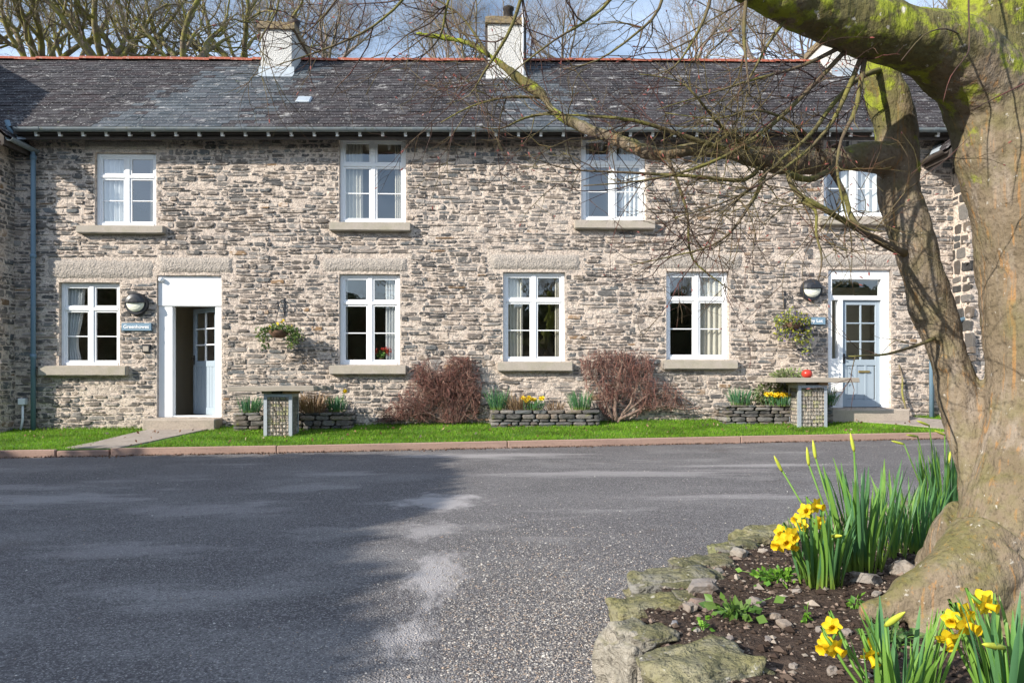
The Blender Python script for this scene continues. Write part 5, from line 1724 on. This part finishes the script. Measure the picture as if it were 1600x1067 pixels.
SPECIAL = {1458: 'pale stone lying at the foot of the trunk beside dark daffodil leaves', 1410: 'broad flat pale stone between the daffodil leaves and the tree roots', 1352: 'flat brown stone at the foot of the tall budded daffodils',
           1100: 'long flat grey stone just inside the slab edging', 1096: 'reddish flat stone beside the broad leaved weed', 1226: 'larger of two round stones in the middle of the bare soil', 1212: 'smaller of two round stones in the middle of the bare soil',
           1154: 'upright pale stone inside the edging behind the daffodil blooms', 1122: 'rough pale stone tucked behind the grey edging slab'}
for px, py, w, c in LOOSE:
    p = soil_pt(px, py)
    s = w / F * p.y / 2
    bm = rock_bm(re_, s, s * re_.uniform(.6, .9), s * re_.uniform(.4, .7), 2, .6, .45, 1.9)
    c = tuple(q * .72 for q in c)
    props(MB().bm(bm, c).obj('loose_stone', mt['pebble'], loc=(p.x, p.y, p.z + s * .28), rot=(U(-.3, .3), U(-.3, .3), U(0, 3)), cols=True, smooth=False), SPECIAL.get(px, 'little weathered stone lying loose on the dark soil of the raised bed'), 'stone', 'loose stones on the soil of the raised bed')
def scatter(n, seed, pos, size, cols, name, m, flat=.7):
    rs = np.random.RandomState(seed)
    base = np.array([(1, 0, 0), (0, 1, 0), (-1, 0, 0), (0, -1, 0), (0, 0, 1), (0, 0, -1)], float)
    ff = np.array([(0, 1, 4), (1, 2, 4), (2, 3, 4), (3, 0, 4), (1, 0, 5), (2, 1, 5), (3, 2, 5), (0, 3, 5)])
    V, Fc, C = [], [], []
    for k in range(n):
        p = pos(rs)
        if p is None: continue
        s = size(rs, p)
        q = base * (s * rs.uniform(.6, 1.3, (6, 1))) * np.array([1, rs.uniform(.6, 1), flat * rs.uniform(.6, 1)])
        a = rs.uniform(0, 6.28); ca, sa = math.cos(a), math.sin(a)
        q = np.stack([q[:, 0] * ca - q[:, 1] * sa, q[:, 0] * sa + q[:, 1] * ca, q[:, 2]], 1) + np.array([p[0], p[1], p[2] + s * .25])
        Fc.append(ff + 6 * len(V)); V.append(q)
        c = np.array(cols[rs.randint(len(cols))]) * rs.uniform(.7, 1.25)
        C.append(np.repeat(c[None], 6, 0))
    return mk_mesh(name, np.concatenate(V), np.concatenate(Fc), m, np.concatenate(C))
def soil_pos(rs):
    x, y = rs.uniform(.45, 3.2), rs.uniform(1.2, 4.5)
    return (x, y, soil_z(x, y)) if in_poly(x, y, EP) else None
mt['clod'] = material('soil_clod', attr=True, rough=.98, spec=.1)
props(ob('soil_crumbs', scatter(21000, 3, soil_pos, lambda r, p: min(.026, r.lognormal(-5.1, .6)), [(.06, .042, .033), (.09, .065, .05), (.04, .028, .022), (.12, .09, .07), (.05, .035, .028), (.28, .24, .20), (.20, .15, .12)], 'soil_crumbs', mt['clod'])), 'crumbs of dark soil and grit in the raised bed', 'soil', kind='stuff')
mt['gravel'] = material('loose_gravel', attr=True, rough=.9)
def road_pos(rs):
    if rs.rand() < .8:
        x, y = rs.normal(.15, .55), 2.2 + abs(rs.normal(0, 1.3))
        if x < -.2 - .1 * (y - 2) and rs.rand() < .8: return None
    else:
        x, y = rs.uniform(-6, 6), rs.uniform(2.2, 11)
    if in_poly(x, y, EP) or y > kerb_y(x) - .02: return None
    return (x, y, road_z(x))
props(ob('loose_gravel', scatter(42000, 5, road_pos, lambda r, p: min(.011, r.lognormal(-5.6, .35)), [(.30, .27, .24), (.42, .39, .36), (.22, .2, .19), (.36, .28, .22), (.5, .47, .43), (.14, .13, .13)], 'loose_gravel', mt['gravel'])), 'loose pale gravel scattered over the tarmac beside the raised bed', 'gravel', kind='stuff')

# ------------------------------------------------------------------ foreground tree
mt['trunk_bark'] = material('trunk_bark', (.215, .17, .12), .9, [
    N(3.5, .4, .65, (.155, .122, .078), .85), N(46, .58, .66, (.40, .20, .06), .55, stretch=(1, 1, .03), detail=3), N(14, .52, .66, (.33, .28, .235), .55, stretch=(1, 1, .16), detail=6),
    N(7, .5, .64, (.17, .155, .07), .5, seed=14, detail=6),
    dict(kind='height', scale=4, lo=2.50, hi=2.8, amt=1.6, col=(.10, .098, .026), fac=.75, detail=7),
    dict(kind='up', scale=7, lo=1.35, hi=1.9, amt=2.0, col=(.12, .12, .025), fac=.6, detail=6),
    dict(kind='height', scale=11, lo=3.5, hi=3.75, amt=3.0, col=(.25, .29, .028), fac=.9, detail=8),
    N(60, .52, .7, (.05, .04, .028), .55), N(5, .70, .725, (.60, .57, .52), .9, seed=31, detail=4, stretch=(1, 1, .5)), N(34, .66, .7, (.5, .47, .42), .7, seed=8)],
    [('noise', 7, .5, .04, (1, 1, .35)), ('noise', 22, .8, .02, (1, 1, .3)), ('noise', 80, .8, .008)], spec=.2)
mt['twig'] = material('red_brown_twig', (.06, .034, .028), .7, [N(3, .45, .62, (.15, .13, .045), .8), N(9, .55, .7, (.20, .06, .05), .7)], spec=.3)
mt['branch'] = material('mossy_branch', (.12, .092, .062), .85, [N(4, .4, .6, (.17, .165, .04), .85, detail=5), N(20, .5, .7, (.07, .055, .04), .6), N(8, .62, .72, (.30, .26, .2), .6)], [('noise', 30, .7, .01)], spec=.2)
tree = props(empty('garden_tree', (1.75, 2.5, .25)), 'big mossy garden tree with forked trunk growing in the raised bed', 'tree')
TO = Vector(tree.location)
def chain(pts):
    ps, rs_ = [], []
    P3 = [(P(a, b, y), r * y / F) for a, b, y, r in pts]
    # Catmull-Rom through the points
    n = len(P3)
    for i in range(n - 1):
        p0 = P3[max(0, i - 1)][0]; p1, r1 = P3[i]; p2, r2 = P3[i + 1]; p3 = P3[min(n - 1, i + 2)][0]
        m = max(3, int((p2 - p1).length / .06))
        for k in range(m):
            t = k / m
            q = .5 * ((2 * p1) + (p2 - p0) * t + (2 * p0 - 5 * p1 + 4 * p2 - p3) * t * t + (3 * p1 - p0 - 3 * p2 + p3) * t ** 3)
            ps.append(q - TO); rs_.append(r1 + (r2 - r1) * t)
    ps.append(P3[-1][0] - TO); rs_.append(P3[-1][1])
    return ps, rs_
def wob(ps, rs_, amp, seed):
    return [p + Vector((nz(p.x * 3, p.z * 3, seed), nz(p.y * 3, p.z * 3, seed + 5), nz(p.x * 3, p.y * 3, seed + 9))) * amp for p in ps], [r * (1 + .10 * nz(p.z * 5, p.x * 5, seed)) for p, r in zip(ps, rs_)]
TRUNK = [
    [(1562, 1010, 2.5, 100), (1566, 930, 2.5, 94), (1580, 850, 2.52, 88), (1604, 760, 2.55, 82), (1626, 650, 2.58, 82), (1630, 500, 2.6, 88), (1618, 350, 2.6, 88), (1578, 230, 2.6, 82), (1545, 130, 2.6, 72), (1545, 20, 2.6, 62), (1560, -100, 2.6, 58), (1580, -300, 2.65, 45), (1590, -600, 2.7, 30)],
    [(1568, 830, 2.6, 58), (1532, 740, 2.68, 44), (1506, 650, 2.74, 40), (1488, 580, 2.78, 38), (1465, 500, 2.8, 38), (1433, 400, 2.78, 36), (1407, 310, 2.8, 36), (1402, 245, 2.8, 41), (1394, 180, 2.8, 37), (1376, 120, 2.8, 30), (1362, 60, 2.8, 26), (1345, -60, 2.82, 20), (1320, -250, 2.9, 12)],
    [(1560, 170, 2.6, 64), (1500, 98, 2.53, 60), (1430, 68, 2.46, 52), (1330, 35, 2.38, 46), (1235, -2, 2.3, 41), (1150, -40, 2.24, 36), (1000, -105, 2.2, 28), (840, -160, 2.2, 20), (680, -190, 2.25, 12), (520, -200, 2.3, 6)],
    [(1405, 250, 2.8, 34), (1335, 246, 2.72, 25), (1250, 256, 2.64, 23), (1185, 246, 2.58, 20), (1100, 232, 2.56, 14), (1030, 242, 2.55, 13), (975, 222, 2.6, 10.5), (905, 196, 2.65, 9), (862, 172, 2.7, 8.5), (848, 150, 2.72, 7.5), (812, 125, 2.76, 7), (765, 88, 2.8, 5.5), (728, 66, 2.85, 4), (650, 52, 2.9, 2.6)],
    # roots
    [(1545, 850, 2.48, 62), (1500, 900, 2.42, 50), (1462, 925, 2.40, 42), (1425, 935, 2.40, 34), (1390, 948, 2.40, 20), (1350, 955, 2.40, 8)],
    [(1540, 880, 2.45, 60), (1510, 945, 2.36, 46), (1470, 975, 2.34, 32), (1430, 985, 2.33, 14)],
    [(1585, 860, 2.5, 60), (1590, 930, 2.40, 52), (1585, 1000, 2.3, 34), (1580, 1050, 2.24, 14)],
    [(1590, 880, 2.6, 80), (1680, 930, 2.6, 60), (1760, 965, 2.6, 26)],
    [(1530, 830, 2.6, 60), (1480, 870, 2.72, 40), (1440, 885, 2.8, 16)],
]
bt = MB()
for k, pl in enumerate(TRUNK):
    ps, rs_ = wob(*chain(pl), .012 if k < 3 else .008, k * 3.3)
    rs_ = [q * (.94, .80, .93, .82, 1, 1, 1, 1, 1)[k] for q in rs_]
    bt.tube(ps, rs_, 20)
# knots where limbs were cut from the leaning stem
for (px, py, Y, rpx) in ((1489, 568, 2.725, 20), (1472, 522, 2.745, 16)):
    c = P(px, py, Y) - TO
    bt.tube([c + Vector((0, .05, 0)), c, c - Vector((0, .012, 0))], [rpx * Y / F, rpx * Y / F * .95, rpx * Y / F * .6], 16)
trunk = bt.obj('trunk', mt['trunk_bark'], tree, smooth=True)
md = trunk.modifiers.new('merge', 'REMESH'); md.mode = 'VOXEL'; md.voxel_size = .0068; md.use_smooth_shade = True
md = trunk.modifiers.new('soften', 'SMOOTH'); md.iterations = 5; md.factor = .5
txd = bpy.data.textures.new('bark_relief', 'CLOUDS'); txd.noise_scale = .05; txd.noise_depth = 3
txl = bpy.data.textures.new('bark_lumps', 'CLOUDS'); txl.noise_scale = .22; txl.noise_depth = 2
md = trunk.modifiers.new('lumps', 'DISPLACE'); md.texture = txl; md.strength = .035; md.mid_level = .5
md = trunk.modifiers.new('relief', 'DISPLACE'); md.texture = txd; md.strength = .011; md.mid_level = .5
BR = [
    [(1335, 60, 2.4, 6), (1240, 165, 2.38, 5.5), (1160, 225, 2.36, 4.6), (1080, 265, 2.34, 3.6), (1000, 285, 2.34, 2.6), (905, 290, 2.34, 1.4)],
    [(1350, 65, 2.42, 7), (1322, 150, 2.42, 6), (1290, 205, 2.4, 4.5), (1225, 262, 2.36, 3.4), (1150, 310, 2.34, 2.5), (1050, 345, 2.3, 1.4)],
    [(1358, 65, 2.42, 8), (1345, 160, 2.4, 6), (1316, 215, 2.36, 4), (1305, 262, 2.34, 3.4), (1312, 310, 2.34, 3), (1325, 352, 2.34, 1.5)],
    [(1410, 395, 2.74, 10), (1345, 358, 2.6, 8), (1292, 327, 2.36, 7), (1255, 308, 2.36, 6.5), (1238, 288, 2.36, 6), (1232, 270, 2.38, 5)],
    [(1232, 272, 2.39, 9), (1262, 280, 2.48, 8), (1290, 268, 2.6, 8), (1302, 256, 2.68, 8)],
    [(1245, 312, 2.36, 5), (1272, 328, 2.34, 3.6), (1272, 365, 2.33, 3.2), (1279, 405, 2.32, 2.4), (1274, 440, 2.32, 1.2)],
    [(1046, 244, 2.54, 5), (1062, 285, 2.5, 4), (1077, 335, 2.48, 3.4), (1079, 385, 2.47, 2.8), (1092, 415, 2.46, 2.2), (1140, 452, 2.44, 1)],
    [(1205, 250, 2.6, 7), (1185, 296, 2.5, 5), (1165, 330, 2.38, 4), (1138, 370, 2.36, 3.2), (1100, 392, 2.36, 2.4), (1040, 404, 2.36, 1.6), (985, 413, 2.36, 1)],
    [(1150, 240, 2.57, 8), (1060, 215, 2.5, 6), (985, 190, 2.46, 4.6), (905, 180, 2.46, 3), (830, 182, 2.46, 1.6)],
    [(1195, 250, 2.59, 6), (1165, 282, 2.5, 5.5), (1070, 274, 2.42, 4.2), (960, 272, 2.42, 2.8), (880, 262, 2.42, 1.8), (820, 240, 2.42, 1)],
    [(1462, 528, 2.72, 5), (1405, 549, 2.6, 3.6), (1350, 553, 2.32, 2.4), (1328, 553, 2.3, 1.2)],
    [(1295, 255, 2.68, 8), (1318, 300, 2.55, 6), (1330, 338, 2.34, 6), (1355, 355, 2.34, 3), (1385, 360, 2.33, 1.4)],
    [(1320, 70, 2.4, 7), (1250, 100, 2.36, 4), (1180, 125, 2.34, 3), (1110, 150, 2.32, 2), (1030, 175, 2.3, 1)],
    [(1240, 25, 2.3, 5), (1205, 70, 2.3, 3.6), (1168, 130, 2.3, 2.6), (1130, 170, 2.3, 1.4)],
    [(1165, -20, 2.24, 6), (1162, 50, 2.24, 4.4), (1166, 95, 2.24, 3.4), (1172, 150, 2.24, 1.6)],
    [(1115, -60, 2.22, 6), (1105, 10, 2.2, 4.4), (1083, 62, 2.2, 3.4), (1055, 105, 2.2, 2), (1020, 118, 2.2, 1.2)],
    [(1010, -100, 2.2, 6), (960, -10, 2.2, 4.6), (915, 32, 2.2, 3.6), (870, 62, 2.2, 2.8), (800, 120, 2.2, 1.6), (775, 140, 2.2, 1)],
    [(1060, -80, 2.2, 5), (1030, 10, 2.2, 3.6), (985, 55, 2.2, 3), (930, 95, 2.2, 2.2), (880, 110, 2.2, 1.2)],
    [(840, -150, 2.2, 6), (822, -40, 2.2, 4.6), (800, 40, 2.2, 4.4), (778, 85, 2.2, 4), (762, 112, 2.2, 3), (738, 150, 2.2, 1.6), (700, 165, 2.2, 1)],
    [(760, -180, 2.22, 6), (722, -60, 2.2, 4), (700, 10, 2.2, 3.4), (690, 60, 2.2, 2.6), (655, 95, 2.2, 1.4)],
    [(700, -190, 2.25, 5), (648, -30, 2.2, 3.6), (600, 28, 2.2, 3), (545, 62, 2.2, 2.6), (480, 88, 2.2, 2), (436, 102, 2.2, 1.2)],
    [(620, -195, 2.25, 4), (560, -60, 2.2, 2.8), (510, 20, 2.2, 2.2), (470, 60, 2.2, 1.2)],
    [(480, -200, 2.3, 4), (440, -60, 2.2, 2.8), (432, 20, 2.2, 2.4), (405, 75, 2.2, 1.8), (428, 100, 2.2, 1)],
    [(765, 88, 2.8, 4), (735, 40, 2.8, 3), (700, 10, 2.8, 2.4), (610, -30, 2.8, 1.6)],
    [(848, 150, 2.72, 4), (790, 150, 2.7, 3), (735, 165, 2.7, 2.2), (690, 190, 2.7, 1.3)],
    [(862, 178, 2.7, 4), (820, 185, 2.66, 3), (780, 200, 2.64, 2), (740, 195, 2.62, 1)],
    [(1376, 110, 2.78, 8), (1330, 130, 2.6, 6), (1270, 205, 2.4, 5), (1215, 250, 2.36, 3.6), (1175, 290, 2.34, 2.4), (1120, 340, 2.3, 1.4)],
    [(1500, 60, 2.4, 4), (1478, 45, 2.3, 3.4), (1445, 55, 2.25, 2.6), (1412, 95, 2.2, 2)],
    [(1535, -130, 2.52, 5), (1516, -40, 2.3, 4), (1514, 60, 2.25, 3), (1510, 85, 2.22, 2.6), (1485, 120, 2.2, 2), (1473, 160, 2.2, 1.2)],
    [(1650, 60, 2.5, 5), (1620, 115, 2.2, 4), (1560, 150, 2.15, 3), (1520, 172, 2.12, 2)],
    [(1180, 246, 2.58, 6), (1130, 200, 2.45, 4), (1090, 150, 2.3, 3), (1060, 125, 2.3, 1.6), (1000, 118, 2.3, 1)],
    [(1290, 250, 2.68, 6), (1250, 200, 2.5, 4), (1180, 175, 2.32, 3), (1120, 188, 2.3, 2), (1040, 180, 2.3, 1)],
]
rt = random.Random(77)
bl_, btw = MB(), MB()
buds = []
def twig(p, d, ln, r0, lev):
    sg = 5 if lev == 0 else 4
    pts = [p.copy()]; ds = [d.copy()]
    for j in range(sg):
        d = (d + Vector((rt.gauss(0, .20), rt.gauss(0, .20), rt.gauss(0.03, .20)))).normalized()
        p = p + d * ln / sg
        pts.append(p.copy()); ds.append(d.copy())
    btw.tube(pts, [r0 * (1 - .6 * j / sg) for j in range(sg + 1)], 5 if lev == 0 else 4, cap=False)
    if rt.random() < .15: buds.append((pts[-1], d))
    if lev < 2:
        for k in range(rt.randint(1, 4) if lev == 0 else rt.randint(0, 3)):
            i = rt.randint(1, sg - 1)
            ax = ds[i].orthogonal().normalized(); ax.rotate(Matrix.Rotation(rt.uniform(0, 6.28), 3, ds[i]))
            nd = ds[i].copy(); nd.rotate(Matrix.Rotation(R(rt.uniform(25, 60)), 3, ax))
            twig(pts[i], nd, ln * rt.uniform(.35, .65), r0 * .65, lev + 1)
def dress(ps, rs_, dens, start=.1, lmax=.42):
    n = len(ps)
    L_ = sum((ps[i + 1] - ps[i]).length for i in range(n - 1))
    for k in range(max(1, int(L_ * dens))):
        t = rt.uniform(start, .99)
        i = min(n - 2, int(t * (n - 1)))
        d = (ps[i + 1] - ps[i]).normalized()
        ax = d.orthogonal().normalized(); ax.rotate(Matrix.Rotation(rt.uniform(0, 6.28), 3, d))
        nd = d.copy(); nd.rotate(Matrix.Rotation(R(rt.uniform(20, 75)), 3, ax))
        nd.y *= .75
        twig(ps[i], nd.normalized(), rt.uniform(.10, lmax), min(rs_[i] * .7, rt.uniform(.0014, .0029)), 0)
for k, pl in enumerate(BR):
    ps, rs_ = wob(*chain(pl), .016, k * 2.1)
    thin_ = k in (27, 28, 29)
    rs_ = [q * (.36 if thin_ else .62) for q in rs_]
    MB().tube(ps, rs_, 8).obj('branch', mt['twig'] if thin_ else mt['branch'], tree, smooth=True)
    if k not in (4, 27, 28, 29): dress(ps, rs_, 17 if k not in (10,) else 5)
ps, rs_ = chain(TRUNK[3]); dress(ps[len(ps) // 4:], rs_[len(ps) // 4:], 17, .0, .38)
ps, rs_ = chain(TRUNK[2]); dress(ps[len(ps) // 2:], rs_[len(ps) // 2:], 14, .0, .5)
btw.obj('twigs', mt['twig'], tree)['kind'] = 'stuff'
mt['budpink'] = material('pink_bud', (.26, .08, .065), .5)
bb = MB()
for p, d in buds: bb.tube([p - d * .002, p + d * .004, p + d * .011], [.0014, .0024, .0006], 5)
bb.obj('buds', mt['budpink'], tree)['kind'] = 'stuff'

# ------------------------------------------------------------------ daffodils in the raised bed
def bed(px, py):
    p = soil_pt(px, py); p.z -= .01
    return p
def fpx(base, lst):
    out = []
    for (px, py, dY, yaw, pitch) in lst:
        q = P(px, py, base.y + dY) - base
        out.append((q.x, q.y, q.z, yaw, pitch))
    return out
pA = bed(1282, 912)
fl = fpx(pA, [(1222, 832, -.05, -.5, -.1), (1216, 850, -.1, -.9, -.2), (1236, 836, -.12, .2, -.2), (1252, 820, -.02, -.6, .1), (1259, 798, .0, -.2, .1), (1276, 790, .03, .6, -.1), (1282, 817, -.05, .5, 0), (1238, 852, -.1, .4, -.3), (1246, 812, .05, -1.0, .1), (1228, 846, -.14, -.2, -.1)])
daffodil_clump(pA, 84, .34, .085, fl, 'daffodil clump with many open yellow blooms beside small green weeds', 41, [(.02, -.05, .22, 1.3, .3)], wsc=1.1)
pB = bed(1345, 888)
daffodil_clump(pB, 64, .49, .08, [], 'tall daffodil leaves with pointed closed buds behind the blooming clump', 42, [(-.31, .1, .43, .1, -.5), (-.2, .0, .50, .0, -.15), (-.02, .02, .53, .0, -.2), (-.23, .0, .47, .1, -.15)], wsc=1.25)
pC = bed(1428, 862)
daffodil_clump(pC, 80, .40, .13, [], 'flowerless dark green daffodil leaves beside the pale stone at the trunk', 43, [], wsc=1.0)
pC2 = bed(1392, 868)
daffodil_clump(pC2, 22, .42, .07, [], 'thin sparse daffodil leaves between the tall budded clump and the trunk', 49, [], wsc=1.0)
pD = bed(1478, 812)
daffodil_clump(pD, 58, .50, .14, [], 'broad daffodil leaves with drooping yellow buds behind the leaning stem', 44, [(-.12, -.02, .62, 0, -1.2), (-.20, -.03, .55, .2, -1.4), (-.02, -.02, .56, .2, -1.2), (.0, -.05, .46, .3, 3.5), (-.28, -.02, .50, 0, -1.3)], leanx=-.12, wsc=1.5)
pE = Vector((.985, 1.80, soil_z(.985, 1.8) - .01))
fl = fpx(pE, [(1300, 978, .12, -.3, .0), (1292, 1008, .08, -1.0, -.2), (1306, 1012, .05, .5, -.3), (1360, 1025, .05, .3, -.8), (1364, 1012, .1, .4, -.2)])
daffodil_clump(pE, 56, .30, .07, fl, 'daffodils with few nodding blooms at the front of the bed before the weeds', 45, [(-.02, .02, .25, .8, .3)], wsc=1.0)
pF = Vector((1.235, 1.72, soil_z(1.235, 1.72) - .01))
fl = fpx(pF, [(1488, 968, .05, -.7, -.1), (1505, 958, .1, .2, .1), (1512, 975, .02, .4, -.2), (1541, 945, .06, .6, -.1), (1482, 998, .05, -.2, -.7), (1538, 938, .1, -.4, .2)])
daffodil_clump(pF, 60, .34, .075, fl, 'daffodils with bright open blooms in front of the tree roots', 46, [(-.06, -.04, .24, .4, -1.3)], wsc=1.1)
# low weeds
def weed(px, py, rad, n, size, cols, label, seed):
    p = soil_pt(px, py)
    rs = np.random.RandomState(seed)
    pts = [(rs.normal(0, rad * .5), rs.normal(0, rad * .4), abs(rs.normal(.02, .02))) for _ in range(n)]
    t = props(empty('weed', p), label, 'weed')
    ob('leaves', leaf_cloud(pts, size, pick(*cols), seed, 'leaves', mt['leaf'], aspect=.7), t)
    b = MB()
    for q in pts[::3]: b.tube([(0, 0, -.01), (q[0] * .6, q[1] * .6, q[2] * .7), q], .0012, 4)
    b.obj('stems', mt['stem'], t)
WG = [(.13, .28, .03), (.18, .36, .04), (.09, .22, .03)]
weed(1215, 908, .10, 150, .014, WG, 'bright green low weed beside the blooming daffodil clump', 1)
weed(1148, 962, .085, 60, .022, [(.12, .22, .04), (.08, .17, .04), (.16, .26, .07)], 'green broad leaved weed behind the big mossy edging stone', 2)
weed(1392, 1002, .10, 90, .018, [(.12, .22, .06), (.08, .17, .05), (.2, .28, .12)], 'soft green weed beside the roots behind the nodding daffodils', 3)
weed(1336, 951, .03, 24, .012, WG, 'tiny green seedling between the loose stones and the roots', 4)
weed(1260, 972, .02, 16, .012, WG, 'tiny green seedling on bare soil by two round stones', 5)
weed(1098, 985, .03, 16, .014, WG, 'tiny yellow green seedling close to the edging stones', 6)
